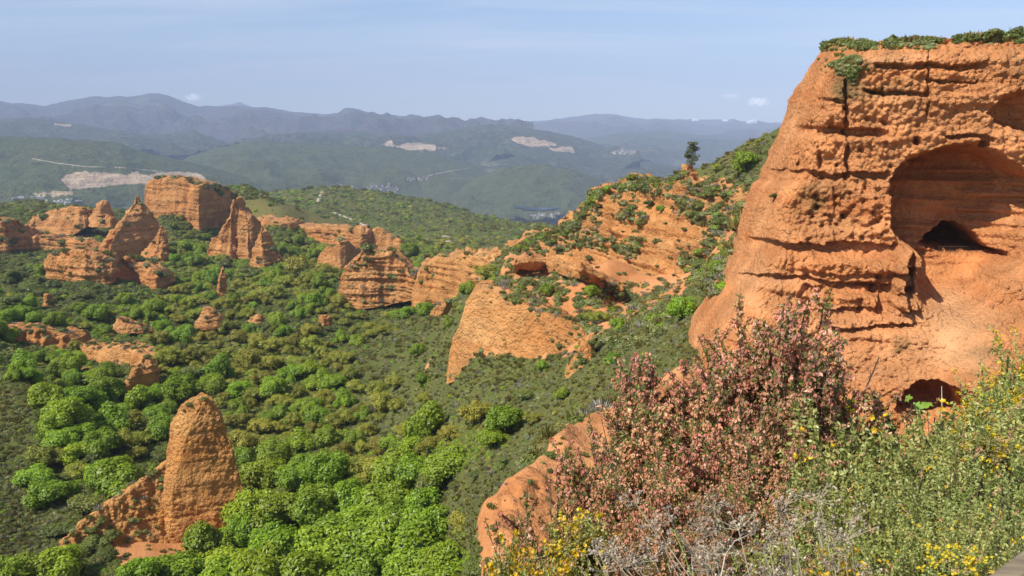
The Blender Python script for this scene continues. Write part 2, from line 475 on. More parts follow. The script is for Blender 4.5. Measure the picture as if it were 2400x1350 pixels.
m, nt, out = mat_new('ground_soil_and_litter'); g = NT(nt); p = g.pos()
n1 = g.noise(p, 0.05, 6, 0.6); n2 = g.noise(p, 0.9, 6, 0.65); n3 = g.noise(p, 0.012, 4)
veg = g.mix(g.mapr(n1, 0.35, 0.65), (0.070, 0.080, 0.020), (0.115, 0.120, 0.028))
veg = g.mix(g.mapr(n2, 0.45, 0.7, 0, 0.7), veg, (0.120, 0.095, 0.045))
veg = g.mix(g.mapr(n3, 0.45, 0.65, 0, 0.6), veg, (0.085, 0.110, 0.020))
veg = g.mix(g.attr('heath'), veg, g.mix(g.mapr(n2, 0.35, 0.65), (0.105, 0.100, 0.026), (0.160, 0.135, 0.045)))
so = g.mix(g.mapr(n2, 0.3, 0.7), (0.52, 0.225, 0.080), (0.40, 0.155, 0.052))
so = g.mix(g.mapr(n1, 0.4, 0.7), so, (0.56, 0.28, 0.125))
sm = g.math('ADD', g.attr('soil'), g.math('MULTIPLY', g.math('SUBTRACT', n2, 0.5), 0.5))
c = g.mix(g.mapr(sm, 0.4, 0.6), veg, so)
h = g.math('ADD', g.noise(p, 2.5, 6, 0.7), g.math('MULTIPLY', g.vor(p, 2.2), -0.6))
h = g.math('ADD', h, g.math('MULTIPLY', g.vor(p, 5.5), -0.35))
nb = g.bump(h, 0.6, 0.3)
g.diffuse(out, c, nb)
MAT_GROUND = m
link('terrain', ter_me, MAT_GROUND, label='scrubby valley slopes with bare orange earth showing through', kind='structure')

# ------------------------------------------------------------------ far hills and mountains
def far_material(name, cols, patch, fscale, pscale=1.0):
    m, nt, out = mat_new(name); g = NT(nt); p = g.pos()
    a = g.noise(p, fscale, 6, 0.65); b = g.noise(p, fscale * 6, 5, 0.7); d = g.noise(p, fscale * 0.35, 3)
    c = g.mix(g.mapr(a, 0.38, 0.62), cols[0], cols[1])
    c = g.mix(g.mapr(b, 0.48, 0.62, 0, 0.75), c, cols[2])
    # small fields and clearings
    v = g.n('ShaderNodeTexVoronoi', feature='F1'); v.inputs['Scale'].default_value = fscale * 5 * pscale; g.l(p, v.inputs['Vector'])
    sepc = g.n('ShaderNodeSeparateColor'); g.l(v.outputs['Color'], sepc.inputs[0])
    pm = g.math('MULTIPLY', g.mapr(sepc.outputs[0], 0.80, 0.86), g.mapr(d, 0.50, 0.60))
    c = g.mix(g.math('MULTIPLY', pm, 0.8), c, patch)
    tr = g.noise(p, fscale * 26, 3, 0.6)
    c = g.mix(g.math('MULTIPLY', g.mapr(tr, 0.50, 0.56), g.mapr(a, 0.40, 0.55, 0.25, 0.95)), c, (cols[2][0] * 0.55, cols[2][1] * 0.6, cols[2][2] * 0.6))
    lt = g.noise(p, fscale * 11, 4, 0.65)
    c = g.mix(g.mapr(lt, 0.54, 0.64, 0, 0.8), c, (patch[0] * 0.8, patch[1] * 0.8, patch[2] * 0.75))
    q = g.attr('quarry')
    qn = g.noise(p, fscale * 25, 6, 0.75)
    qs = g.noise(g.scale3(p, 0.15, 0.15, 2.2), fscale * 20, 4, 0.6)
    qc = g.mix(g.mapr(qn, 0.42, 0.60), (0.42, 0.30, 0.19), (0.20, 0.145, 0.10))
    qc = g.mix(g.mapr(qs, 0.45, 0.6, 0, 0.6), qc, (0.50, 0.39, 0.27))
    c = g.mix(g.mapr(g.math('ADD', q, g.math('MULTIPLY', g.math('SUBTRACT', qn, 0.5), 0.9)), 0.42, 0.58), c, qc)
    sn = g.attr('snow')
    c = g.mix(sn, c, (0.85, 0.87, 0.9))
    nb = g.bump(g.math('ADD', a, g.math('MULTIPLY', b, 0.7)), 0.9, 0.10 / fscale)
    g.diffuse(out, c, nb)
    return m
GREEN = ((0.062, 0.078, 0.024), (0.090, 0.096, 0.034), (0.040, 0.054, 0.018))
MAT_HILL = far_material('far_hill_scrub', GREEN, (0.115, 0.125, 0.055), 0.0035)
MAT_HILL2 = far_material('far_hill_wood', ((0.036, 0.050, 0.022), (0.062, 0.062, 0.030), (0.024, 0.035, 0.016)), (0.13, 0.13, 0.065), 0.0016)
MAT_MTN = far_material('mountain_heath', ((0.058, 0.046, 0.056), (0.044, 0.050, 0.032), (0.076, 0.054, 0.066)), (0.10, 0.11, 0.055), 0.0007)

def curve(pts, x):
    pts = np.array(pts, float)
    return np.interp(x, pts[:, 0], pts[:, 1])
def ridge(name, crest, Yc, foot, Yf, mat, label, rough=0.10, nscale=None, quarry=(), snow=(), x0=None, x1=None, rows=46, step=5.0, seed=0, back=0.12):
    x0 = crest[0][0] if x0 is None else x0; x1 = crest[-1][0] if x1 is None else x1
    xs = np.arange(x0, x1 + step, step)
    yc = curve(crest, xs); yf = curve(foot, xs)
    Ycs = curve(Yc, xs) if isinstance(Yc, list) else np.full(len(xs), float(Yc))
    Yfs = curve(Yf, xs) if isinstance(Yf, list) else np.full(len(xs), float(Yf))
    zc = slope_of(yc) * Ycs; zf = slope_of(yf) * Yfs
    ns = nscale or float(Ycs.mean()) * 0.12
    t = np.linspace(-0.25, 1.0, rows); tb = np.linspace(1.0, 2.0, 8)[1:]
    ROW = []
    for tt in t:
        Y = Yfs + (Ycs - Yfs) * tt
        z = zf + (zc - zf) * (tt if tt < 0 else tt ** 0.92)
        X = (xs - 1200) / FPX * Y / fwd_of(yc * max(tt, 0) + yf * (1 - max(tt, 0)))
        P = np.stack([X, Y, np.zeros_like(Y)], -1)
        a = (Ycs * rough * 0.24) * (1 - max(tt, 0)) ** 0.6 * (0.35 + 0.65 * min(1, abs(1 - tt) * 2.5))
        z = z + a * (ridged(P / ns, 4, seed) - 0.9) * 0.5
        z = z + Ycs * 0.0013 * fbm(P / (ns * 0.16), 4, seed + 3, 0.6)
        ROW.append(np.stack([X, Y, z], -1))
    last = ROW[-1]
    for tt in tb:
        q = last.copy(); q[:, 1] += (tt - 1) * Ycs * back; q[:, 0] *= q[:, 1] / last[:, 1]
        q[:, 2] = last[:, 2] - (tt - 1) * (np.abs(zc - zf) * 1.2 + Ycs * 0.02)
        ROW.append(q)
    G = np.stack(ROW)
    me = new_mesh(name, G.reshape(-1, 3), grid_faces(G.shape[0], G.shape[1])[:, ::-1])
    ppx, ppy = project(G.reshape(-1, 3))
    vis = np.zeros(G.shape[:2], bool); vis[:rows] = True; vis = vis.ravel()
    qa = np.zeros(len(ppx))
    wq = 6 * fbm(np.stack([ppx / 17, ppy / 9, np.zeros_like(ppx)], -1), 3, 77)
    for poly in quarry: qa = np.maximum(qa, in_poly(ppx + wq, ppy + wq * .5, poly) & vis)
    qa = qa.reshape(G.shape[:2]).astype(float)
    for _ in range(2): q_ = np.pad(qa, 1, mode='edge'); qa = (q_[1:-1, 1:-1] * 2 + q_[:-2, 1:-1] + q_[2:, 1:-1] + q_[1:-1, :-2] + q_[1:-1, 2:]) / 6
    qa = qa.ravel()
    add_attr(me, 'quarry', qa)
    sa = np.zeros(len(ppx))
    for poly in snow: sa = np.maximum(sa, in_poly(ppx, ppy, poly))
    add_attr(me, 'snow', sa)
    return link(name, me, mat, label=label, kind='structure')

# flat valley floor far below, with fields along the river
xs = np.linspace(-500, 2900, 120); Ys = np.exp(np.linspace(math.log(1900), math.log(70000), 120))
a_, b_ = np.meshgrid(xs, Ys)
PX = (a_ - 1200) / FPX * b_
zz = -520 + 26 * fbm(np.stack([PX, b_, 0 * b_], -1) / 900.0, 3, 50)
me = new_mesh('far_valley_floor', np.stack([PX, b_, zz], -1).reshape(-1, 3), grid_faces(120, 120)[:, ::-1])
add_attr(me, 'quarry', np.zeros(120 * 120)); add_attr(me, 'snow', np.zeros(120 * 120))
MAT_FLOOR = far_material('valley_fields', ((0.050, 0.070, 0.026), (0.075, 0.085, 0.036), (0.030, 0.042, 0.018)), (0.17, 0.16, 0.085), 0.0020, 2.0)
link('far_valley_floor', me, MAT_FLOOR, label='low valley floor with fields far beyond the red hills', kind='structure')

ridge('mountain_range', [(-420,240),(-200,215),(-60,222),(0,237),(30,243),(55,242),(100,248),(180,233),(215,225),(260,227),(310,226),(345,219),(375,219),(400,225),(430,239),(465,250),(520,248),(560,249),(620,251),(690,262),(760,268),(790,266),(815,257),(832,254),(850,260),(880,267),(930,272),(1000,278),(1050,287),(1110,293),(1250,302)], 17000,
      [(-420,335),(300,335),(520,345),(900,330),(1250,325)], 11000, MAT_MTN, 'hazy blue mountain range on the left skyline', rough=0.17, seed=1, rows=60)
ridge('distant_peak', [(-420,250),(-60,235),(-20,233),(0,235),(40,246),(120,262)], 26000, [(-420,290),(120,290)], 22000, MAT_MTN, 'pale blue peak at the far left edge', seed=2, rows=14)
ridge('distant_peak', [(440,262),(520,248),(545,243),(560,239),(575,246),(640,262)], 27000, [(440,290),(640,290)], 22000, MAT_MTN, 'faint small peak behind the mountain range', seed=5, rows=14)
ridge('mountain_range', [(900,280),(950,274),(990,281),(1080,292),(1150,285),(1200,286),(1250,285),(1300,281),(1350,273),(1390,268),(1425,267),(1450,269),(1480,275),(1520,279),(1545,277),(1580,281),(1625,278),(1640,280),(1700,281),(1720,279),(1740,285),(1765,281),(1790,287),(1830,288),(1950,292),(2200,296),(2820,300)], 24000,
      [(900,330),(1400,340),(2820,345)], 15000, MAT_MTN, 'pale blue mountain chain with snow specks on the right skyline', rough=0.12, seed=3, rows=50,
      snow=[[(1618,276),(1640,276),(1636,283),(1624,284)],[(1690,278),(1708,278),(1704,284),(1693,284)],[(1748,280),(1772,279),(1776,286),(1750,286)]])
ridge('hill_ridge', [(1250,345),(1350,326),(1450,312),(1560,305),(1650,316),(1750,321),(1830,318),(2000,310),(2820,310)], 14500, [(1250,370),(2820,378)], 10500, MAT_HILL2, 'bluish wooded hill range below the right mountains', seed=4, rough=0.12)
ridge('hill_ridge', [(-420,290),(-100,276),(0,279),(60,274),(150,286),(250,301),(330,313),(400,314),(430,309),(455,305),(480,316),(520,335),(560,350)], 9800,
      [(-420,345),(560,365)], 7800, MAT_HILL2, 'grey green foothills under the left mountain range', seed=6, rough=0.13, quarry=[[(128,290),(165,291),(168,297),(130,296)],[(62,300),(75,303),(74,306),(60,304)]])
ridge('hill_ridge', [(540,345),(575,335),(620,319),(700,311),(800,308),(900,312),(980,318),(1040,309),(1100,298),(1150,291),(1200,296),(1300,310),(1360,325),(1420,345),(1500,362)], 9600,
      [(540,360),(900,358),(1200,372),(1500,385)], 7600, MAT_HILL2, 'green hill range with two pale quarries cut into it', seed=8, rough=0.13, step=2.5, rows=80,
      quarry=[[(880,345),(900,335),(918,328),(922,342),(958,338),(975,334),(1010,338),(1055,348),(1040,352),(960,349),(930,345)],
              [(1190,328),(1205,321),(1245,321),(1300,336),(1310,340),(1260,344),(1232,342)],[(1285,347),(1340,344),(1350,356),(1330,363),(1300,357)]])
ridge('hill_ridge', [(960,400),(1020,384),(1050,374),(1150,352),(1200,346),(1260,347),(1330,357),(1400,372),(1500,380),(1600,391),(1700,396),(2000,400),(2820,410)], 7800,
      [(960,430),(1300,425),(1700,440),(2820,450)], 6300, MAT_HILL2, 'rounded scrub hill below the right quarry', seed=9, rough=0.10)
ridge('hill_ridge', [(380,400),(430,373),(480,355),(520,344),(570,335),(620,332),(700,336),(780,341),(850,343),(950,352),(1020,362),(1080,378),(1150,405),(1250,440),(1320,465)], 6400,
      [(380,440),(600,455),(800,470),(1000,490),(1150,502),(1320,505)], 4700, MAT_HILL, 'broad green hill with clearings in the middle distance', seed=10, rough=0.12)
ridge('hill_ridge', [(-420,315),(-100,312),(0,320),(80,322),(150,324),(230,330),(285,336),(320,352),(360,362),(420,373),(480,388),(560,410),(640,432),(740,460),(800,480)], 5000,
      [(-420,505),(200,505),(500,505),(800,510)], 3500, MAT_HILL, 'long green hillside with a grey quarry on the left', seed=11, rough=0.12, step=2.5, rows=100,
      quarry=[[(140,418),(160,408),(200,402),(240,404),(300,408),(320,402),(335,412),(370,404),(430,402),(470,408),(490,425),(440,428),(300,432),(280,434),(180,443),(160,440),(150,430)],
              [(50,456),(110,451),(170,448),(175,456),(110,461)],[(60,459),(95,455),(93,461),(60,463)]])
ridge('hill_ridge', [(1010,480),(1060,455),(1110,418),(1170,396),(1230,386),(1290,388),(1340,397),(1400,418),(1460,450),(1540,490)], 5300,
      [(1010,498),(1200,492),(1320,490),(1540,505)], 4600, MAT_HILL, 'dark wooded knoll above the river', seed=12, rough=0.10)
# ------------------------------------------------------------------ red rock formations
MAT_ROCK_FAR = make_rock_material('red_conglomerate_far', 1.6, fine=0.35, base=(0.58, 0.255, 0.082))
MAT_ROCK_MID = make_rock_material('red_conglomerate_mid', 0.75, fine=0.6, base=(0.60, 0.27, 0.086))
MAT_ROCK_NEAR = make_rock_material('red_conglomerate_near', 0.6, fine=0.8, base=(0.57, 0.262, 0.078))


def rock_relief(P, size, strata=1.2, flute=1.1, lump=1.0, cobble=0.0, seed=0):
    """outward displacement in metres at world points P for a rock whose details are about `size` metres"""
    d = lump * size * 0.65 * fbm(P / (size * 4.5), 4, seed)
    w = P + np.stack([0 * P[:, 0], 0 * P[:, 0], size * 0.5 * vnoise(P / (size * 6), seed + 4)], -1)
    b = 0.5 * vnoise(w * np.array([0.05, 0.05, 0.55]) / size, seed + 1) + 0.7 * vnoise(w * np.array([0.08, 0.08, 1.9]) / size, seed + 2)
    d += strata * size * 0.24 * np.tanh(b * 4.0)
    fl = ridged(P * np.array([0.30, 0.30, 0.035]) / size, 3, seed + 3)
    d += flute * size * 0.55 * (fl - 0.8)
    if cobble:
        d += cobble * size * 0.75 * (0.5 - worley(P / (0.75 * size), seed + 9)) * smooth(-0.7, 0.2, fbm(P / (size * 8), 2, seed + 12))
        d += cobble * size * 0.55 * (0.5 - worley(P / (1.7 * size), seed + 19))
    return d

def finish_rock(name, V, F, mat, label, size, wide=None, cat='rock formation', group=None, fixed=None, **kw):
    n = vert_normals(V, F)
    d = rock_relief(V, size, **kw)
    if fixed is not None: d = d * fixed
    V = V + n * d[:, None]
    me = new_mesh(name, V, F)
    return link(name, me, mat, label=label, cat=cat, group=group), V

def spire(name, label, rows, Y, depth, mat, size, round_=0.25, nseg=60, step=2.2, lean=0.0, cat='rock spire', group=None, back=0.8, **kw):
    """rock tower lofted from outline rows (row, left, front edge, right); depth = how far the front edge stands out, in half widths"""
    rows = sorted(rows); A = np.array(rows, float)
    py = np.linspace(A[0, 0], A[-1, 0], max(10, int((A[-1, 0] - A[0, 0]) / step)))
    xl, xe, xr = (np.interp(py, A[:, 0], A[:, k]) for k in (1, 2, 3))
    ring = []
    q = np.arange(nseg) / nseg
    for i in range(len(py)):
        Yb = Y + lean * (py[-1] - py[i]) / FPX * Y
        w = (xr[i] - xl[i]) / 2 / FPX * Y; w = max(w, 0.02)
        m_ = (xl[i] + xr[i]) / 2
        c = at(m_, py[i], Yb)
        e = (xe[i] - m_) / FPX * Y
        D = depth * w
        corners = np.array([(-w, 0), (e, -D), (w, 0), (e * 0.4, back * D), (-w, 0)])
        cq = q * 4; k = np.minimum(cq.astype(int), 3); f = cq - k
        poly = corners[k] * (1 - f[:, None]) + corners[k + 1] * f[:, None]
        ang = np.pi + q * 2 * np.pi
        ell = np.stack([np.cos(ang) * w, np.sin(ang) * D], -1)
        r_ = poly * (1 - round_) + ell * round_
        ring.append(np.stack([c[0] + r_[:, 0], c[1] + r_[:, 1], np.full(nseg, c[2])], -1))
    top = ring[0].mean(0); top[2] += 0.3 * size
    ring.insert(0, np.repeat(top[None], nseg, 0) + (ring[0] - top) * 0.15)
    G = np.stack(ring); nr = len(G)
    F = grid_faces(nr, nseg, True)[:, ::-1]
    V = G.reshape(-1, 3)
    fx = np.ones((nr, nseg)); fx[0] = 0.1; fx[1] = 0.3
    o, V2 = finish_rock(name, V, F, mat, label, size, cat=cat, group=group, fixed=fx.ravel(), **kw)
    return o

def wall(name, label, cols, mat, size, thick, step=2.6, rstep=2.6, batter=0.25, cat='rock wall', group=None, bulge=0.0, cap=0.0, skirt=13.0, **kw):
    """long rock face from columns (column, top row, bottom row, distance); batter = how far the top leans back, in face heights"""
    A = np.array(cols, float)
    xs = np.arange(A[0, 0], A[-1, 0] + 0.1, step)
    yt, yb, Yd = (np.interp(xs, A[:, 0], A[:, k]) for k in (1, 2, 3))
    n = len(xs); yb = yb + skirt
    yt = yt + 3.2 * fbm(np.stack([xs / 19, 0 * xs, 0 * xs + size], -1), 4, 5, 0.65)
    H = (yb - yt) / FPX * Yd
    nr = max(8, int((yb - yt).max() / rstep))
    T = np.linspace(0, 1, nr)
    rows = []
    for t in T:
        yy = yb + (yt - yb) * t
        Yf = Yd + batter * H * t - bulge * np.sin(np.pi * t) * H
        front = at(xs, yy, Yf)
        bk = at(xs, yy, Yd + batter * H + thick * (1 - 0.35 * t)); bk[:, 2] = front[:, 2]
        bk[:, 0] = front[:, 0] + (bk[:, 1] - front[:, 1]) * 0.05
        rows.append(np.concatenate([front, bk[::-1]]))
    lastf, lastb = rows[-1][:n], rows[-1][n:][::-1]
    for k in (0.12, 0.3, 0.5):
        mid = (lastf + lastb) / 2; up = np.array([0, 0, 0.03 * k]) * H.max() + np.array([0, 0, cap * k])
        rows.append(np.concatenate([lastf + (mid - lastf) * k * 1.9 + up, (lastb + (mid - lastb) * k * 1.9 + up)[::-1]]))
    G = np.stack(rows)
    F = grid_faces(G.shape[0], G.shape[1], True)
    fx = np.ones(G.shape[:2]); fx[-1] = 0.2; fx[-2] = 0.5
    o, V2 = finish_rock(name, G.reshape(-1, 3), F, mat, label, size, cat=cat, group=group, fixed=fx.ravel(), **kw)
    return o

# --- back row, left to right
wall('rock_mesa', 'tall flat topped red mesa behind the dark spire', [(336,520,545,872),(342,450,545,868),(350,430,548,864),(372,418,550,858),(400,419,552,852),(430,424,555,846),(452,432,556,842),(466,437,560,838),(480,442,558,850),(500,446,555,866),(530,462,552,884),(552,478,545,900)],
     MAT_ROCK_FAR, 3.4, 60, batter=0.10, strata=0.9, flute=1.2, lump=0.7, cat='mesa', cap=2.0)
wall('rock_outcrop', 'layered red outcrop half buried in dark scrub at the left', [(62,527,532,850),(75,508,538,850),(100,497,541,850),(130,491,540,845),(160,488,538,840),(185,488,532,840),(200,497,520,845)], MAT_ROCK_FAR, 2.6, 25, batter=0.6, strata=1.6, cat='rock outcrop')
spire('rock_outcrop', 'small pointed outcrop above the layered outcrop', [(470,238,244,250),(480,228,244,256),(492,218,246,262),(503,214,250,268)], 860, 1.1, MAT_ROCK_FAR, 2.0, cat='rock outcrop')
wall('rock_outcrop', 'low pale red ledge in scrub beside the layered outcrop', [(205,512,518,850),(215,504,520,848),(235,503,520,845),(262,512,520,845)], MAT_ROCK_FAR, 1.5, 12, batter=0.6, strata=1.2, cat='rock outcrop')
wall('rock_wall', 'dark red scarp at the left edge below the scrub', [(-150,520,600,700),(-40,515,598,705),(-8,518,590,705),(12,522,598,705),(22,535,603,710),(40,542,604,715),(60,556,600,720),(90,560,602,722),(140,560,603,722),(165,562,600,718),(200,572,600,712),(240,585,600,705)], MAT_ROCK_FAR, 3.0, 30, batter=0.15, strata=1.5)
spire('rock_spire', 'tall dark pointed red spire with a shaded right side', [(461,319,321,323),(468,316,320,326),(480,314,319,333),(488,312,318,345),(500,306,314,358),(520,300,310,370),(540,294,305,380),(560,286,300,390),(580,282,298,392),(605,278,300,385)], 705, 2.0, MAT_ROCK_FAR, 2.4, round_=0.12, nseg=84, flute=0.9, strata=1.2)
spire('rock_buttress', 'slanting fluted buttress leaning on the tall dark spire', [(500,300,303,312),(515,290,295,315),(530,272,285,310),(545,258,272,300),(565,243,258,290),(585,232,250,286),(602,230,248,286)], 702, 1.0, MAT_ROCK_FAR, 2.4, round_=0.2, nseg=76, flute=1.6, cat='rock buttress')
spire('rock_spire', 'small pale red fang at the right foot of the dark spire', [(530,376,378,381),(545,368,378,388),(565,356,380,394),(585,342,378,398),(602,328,372,400)], 672, 1.0, MAT_ROCK_FAR, 2.0, round_=0.15, nseg=64)
spire('rock_crag', 'ragged dark knob below the pale fang', [(566,380,384,388),(580,374,384,396),(596,366,384,398),(612,358,384,396),(640,352,382,396)], 640, 1.1, MAT_ROCK_FAR, 2.0, round_=0.2, cat='crag', lump=1.4)
wall('rock_mound', 'rounded red mound with a bare dome at its left end', [(106,630,648,520),(112,606,652,519),(122,596,656,517),(140,590,660,514),(165,587,664,512),(190,590,668,510),(215,596,672,510),(240,604,676,511),(262,612,680,514),(282,619,684,528),(310,622,686,534),(335,620,690,528),(352,628,692,520),(366,640,692,518),(376,665,690,520)], MAT_ROCK_FAR, 2.4, 26, batter=0.22, bulge=0.14, strata=1.5, cat='rock mound')
wall('rock_fin', 'pale red fin with a sharp crest beside the heath plateau', [(486,598,606,668),(493,572,606,664),(505,556,606,660),(520,545,606,656),(532,522,606,654),(541,498,604,652),(547,466,602,654),(553,468,602,656),(558,488,602,657),(568,503,604,652),(580,512,606,648),(588,528,608,650),(598,540,610,655),(610,552,612,660),(622,570,612,668)], MAT_ROCK_FAR, 2.4, 26, step=2.5, rstep=2.5, batter=0.18, strata=1.0, flute=2.2, lump=1.0, cat='rock fin')
spire('rock_fin', 'tapering red fin with stepped ledges and a shaded right flank', [(533,612,614,618),(550,606,617,628),(570,600,624,640),(590,592,632,652),(610,586,640,660),(638,580,644,664)], 622, 1.9, MAT_ROCK_FAR, 2.2, round_=0.12, nseg=84, strata=1.5, cat='rock fin')
wall('rock_wall', 'long red scarp under the heath plateau', [(600,512,560,770),(625,516,575,760),(650,520,590,755),(680,524,592,760),(700,530,585,772),(720,532,580,765),(760,535,583,745),(790,536,585,735),(820,538,588,722),(836,532,590,712),(850,535,595,705)], MAT_ROCK_FAR, 2.6, 40, batter=0.12, strata=1.5, flute=1.2)
spire('rock_crag', 'bumpy red knob at the right end of the long scarp', [(530,840,848,858),(540,832,850,868),(555,828,850,872),(575,825,850,872),(595,822,848,870)], 690, 0.9, MAT_ROCK_FAR, 2.2, round_=0.4, cat='crag', lump=1.5)
wall('rock_block', 'pale red block standing right of the long scarp', [(868,565,588,690),(874,538,590,688),(886,538,590,686),(905,546,590,684),(925,556,588,682),(938,566,588,680),(946,580,588,682)], MAT_ROCK_FAR, 2.0, 14, batter=0.2, strata=0.9, flute=1.2, cat='rock block')
wall('rock_slab', 'tilted flat red slab with a notch in its top', [(741,620,632,606),(748,600,632,604),(762,580,630,602),(776,582,629,600),(786,578,628,600),(797,566,626,600),(812,568,624,604),(820,580,622,612),(845,590,612,628)], MAT_ROCK_FAR, 1.5, 14, batter=0.45, strata=0.7, flute=0.4, lump=0.5, cat='rock slab')
wall('rock_block', 'twin peaked pale red block above the green valley', [(796,690,706,428),(801,650,708,426),(812,622,710,424),(824,612,710,422),(835,606,711,421),(848,590,711,420),(857,580,710,420),(866,592,709,420),(880,602,708,420),(893,598,706,420),(905,593,704,420),(918,602,700,420),(935,612,696,418),(950,630,694,416),(965,645,690,412),(985,660,688,410)], MAT_ROCK_FAR, 2.0, 30, batter=0.16, strata=1.6, flute=0.9, cat='rock block')
wall('rock_block', 'red block with fine vertical grooves at the end of the ridge', [(968,690,714,378),(974,660,714,376),(984,632,713,374),(996,620,711,372),(1020,612,706,370),(1050,605,700,366),(1075,600,694,360),(1095,600,688,352),(1110,606,682,345),(1130,604,674,335),(1160,598,660,322),(1190,592,652,310),(1215,586,648,302)], MAT_ROCK_MID, 1.9, 26, batter=0.22, strata=1.1, flute=1.8, lump=0.7, cat='rock block')
spire('rock_needle', 'slim lone red needle standing in the green valley', [(625,521,522,524),(640,516,520,529),(655,512,518,531),(675,508,517,532),(692,506,517,534)], 475, 1.2, MAT_ROCK_FAR, 1.1, round_=0.3, lump=0.8, cat='rock needle')
# small outcrops in the valley
for nm, lab, rows_, Y_, sz in [
    ('rock_outcrop', 'small squat red stump in dark scrub at the left', [(688,108,113,120),(700,102,113,124),(715,99,114,128),(738,96,114,132)], 425, 1.1),
    ('rock_outcrop', 'small pale red crag with a pointed left end among bushes', [(742,280,284,290),(750,272,288,312),(760,266,300,345),(775,262,310,366)], 372, 1.1),
    ('rock_outcrop', 'small cone shaped red outcrop in the middle of the valley', [(720,476,484,494),(730,468,486,508),(742,462,488,522),(755,459,490,528),(768,458,492,530)], 392, 1.2),
    ('rock_outcrop', 'tiny pale boulder right of the cone shaped outcrop', [(737,596,602,612),(744,587,604,620),(754,584,604,622)], 380, 0.9),
    ('rock_outcrop', 'tiny round red boulder on a scrub knoll in mid valley', [(738,752,760,770),(746,748,760,776),(762,746,760,778)], 372, 0.9),
    ('rock_outcrop', 'small slanting red slab left of the big orange slab', [(704,1046,1052,1058),(715,1030,1048,1058),(728,1015,1040,1050),(738,1008,1030,1042)], 300, 0.8)]:
    spire(nm, lab, rows_, Y_, 0.8, MAT_ROCK_FAR, sz, round_=0.5, nseg=24, step=2.0, cat='rock outcrop', lump=1.3, strata=1.2)
wall('rock_wall', 'low broken ledge of red rock in the green valley', [(622,668,680,505),(640,662,684,503),(670,660,684,500),(700,658,684,498),(712,664,680,500)], MAT_ROCK_FAR, 1.3, 9, batter=0.3, strata=1.4)
# left middle scarps
wall('rock_wall', 'rough red earth scarp at the left edge of the valley', [(-150,760,850,305),(-40,765,850,308),(0,772,846,312),(40,780,842,314),(70,778,838,316),(100,780,834,318),(130,782,828,320),(158,792,822,322),(172,802,818,324)], MAT_ROCK_MID, 1.8, 16, batter=0.5, strata=0.7, flute=1.4, lump=1.3)
wall('rock_wall', 'curving red earth scarp with a smooth hollow below', [(186,812,822,316),(200,815,832,313),(230,818,846,308),(262,814,858,302),(290,818,872,295),(315,826,885,288),(338,842,900,280),(352,850,912,276)], MAT_ROCK_MID, 1.6, 14, batter=0.6, strata=0.5, flute=1.0, lump=1.0)
spire('rock_block', 'dark shaded red block rising over the trees', [(838,334,338,348),(848,324,332,360),(862,316,326,368),(880,308,318,374),(900,302,312,376),(922,298,310,376)], 268, 1.8, MAT_ROCK_MID, 1.3, round_=0.25, nseg=72, cat='rock block')
# the near pinnacle
spire('rock_pinnacle', 'big rounded red pinnacle rising from the treetops, nearest of all', [(922,468,474,479),(930,452,476,492),(940,436,477,503),(955,420,474,513),(975,406,466,523),(1000,396,450,532),(1040,389,430,545),(1080,386,412,556),(1120,383,398,568),(1160,378,390,580),(1200,376,384,586),(1250,372,378,590),(1310,366,372,592),(1340,360,366,592)],
      158, 0.5, MAT_ROCK_NEAR, 1.0, round_=0.30, nseg=230, step=2.0, back=0.7, strata=0.25, flute=0.1, lump=0.5, cobble=0.5, cat='rock pinnacle')
wall('rock_shoulder', 'smooth bare orange shoulder running down left of the near pinnacle', [(142,1272,1290,144),(175,1240,1296,145),(215,1205,1302,146),(255,1182,1308,147),(295,1158,1314,148),(330,1130,1320,149),(360,1108,1324,150),(392,1080,1327,151)],
     MAT_ROCK_NEAR, 0.9, 12, step=2.4, rstep=2.4, batter=0.55, strata=0.5, flute=1.0, lump=1.0, cobble=0.5, cat='rock shoulder')
# orange slabs and faces of the right ridge
wall('rock_slab', 'big smooth orange slab with a sharp left edge below the ridge', [(1046,862,886,192),(1062,800,884,190),(1080,752,882,187),(1096,706,880,185),(1112,682,878,183),(1135,680,878,180),(1180,690,874,176),(1230,712,868,172),(1280,736,866,168),(1330,766,866,163),(1380,800,864,156),(1410,826,860,150)],
     MAT_ROCK_MID, 0.9, 22, step=2.6, rstep=2.6, batter=0.55, strata=0.35, flute=0.35, lump=0.55, cobble=0.6, cat='rock slab')
wall('rock_slab', 'narrow slanting orange rib right of the big slab', [(1325,872,880,140),(1340,850,878,139),(1355,822,872,138),(1372,796,858,137),(1386,784,842,137),(1394,790,826,138)], MAT_ROCK_MID, 0.8, 6, batter=0.5, strata=0.4, cobble=0.5, cat='rock slab')
wall('ridge_face', 'broad orange scarp of the right ridge dotted with bushes', [(1150,604,652,300),(1190,590,650,292),(1225,566,652,285),(1260,554,654,280),(1300,548,660,272),(1340,530,668,264),(1375,490,678,257),(1395,452,688,250),(1430,442,702,236),(1480,440,712,222),(1530,440,718,212),(1580,445,720,204),(1630,440,720,196),(1680,440,714,190),(1730,450,700,186),(1770,470,690,184)],
     MAT_ROCK_MID, 1.9, 30, step=2.6, rstep=2.3, batter=1.35, bulge=0.05, strata=2.6, flute=1.0, lump=1.4, cobble=0.4, cat='rock face')
wall('rock_ledge', 'overhanging orange ledge with a dark shadow along its foot', [(x, t_, b_, cast(x, b_, 100) - 8.0) for x, t_, b_ in [(1205,622,636),(1240,613,632),(1280,615,636),(1320,624,644),(1360,634,655),(1400,648,670),(1435,664,686),(1458,680,698)]], MAT_ROCK_MID, 0.9, 16, batter=-0.9, skirt=0.0, strata=0.6, cobble=0.3, cat='rock ledge')
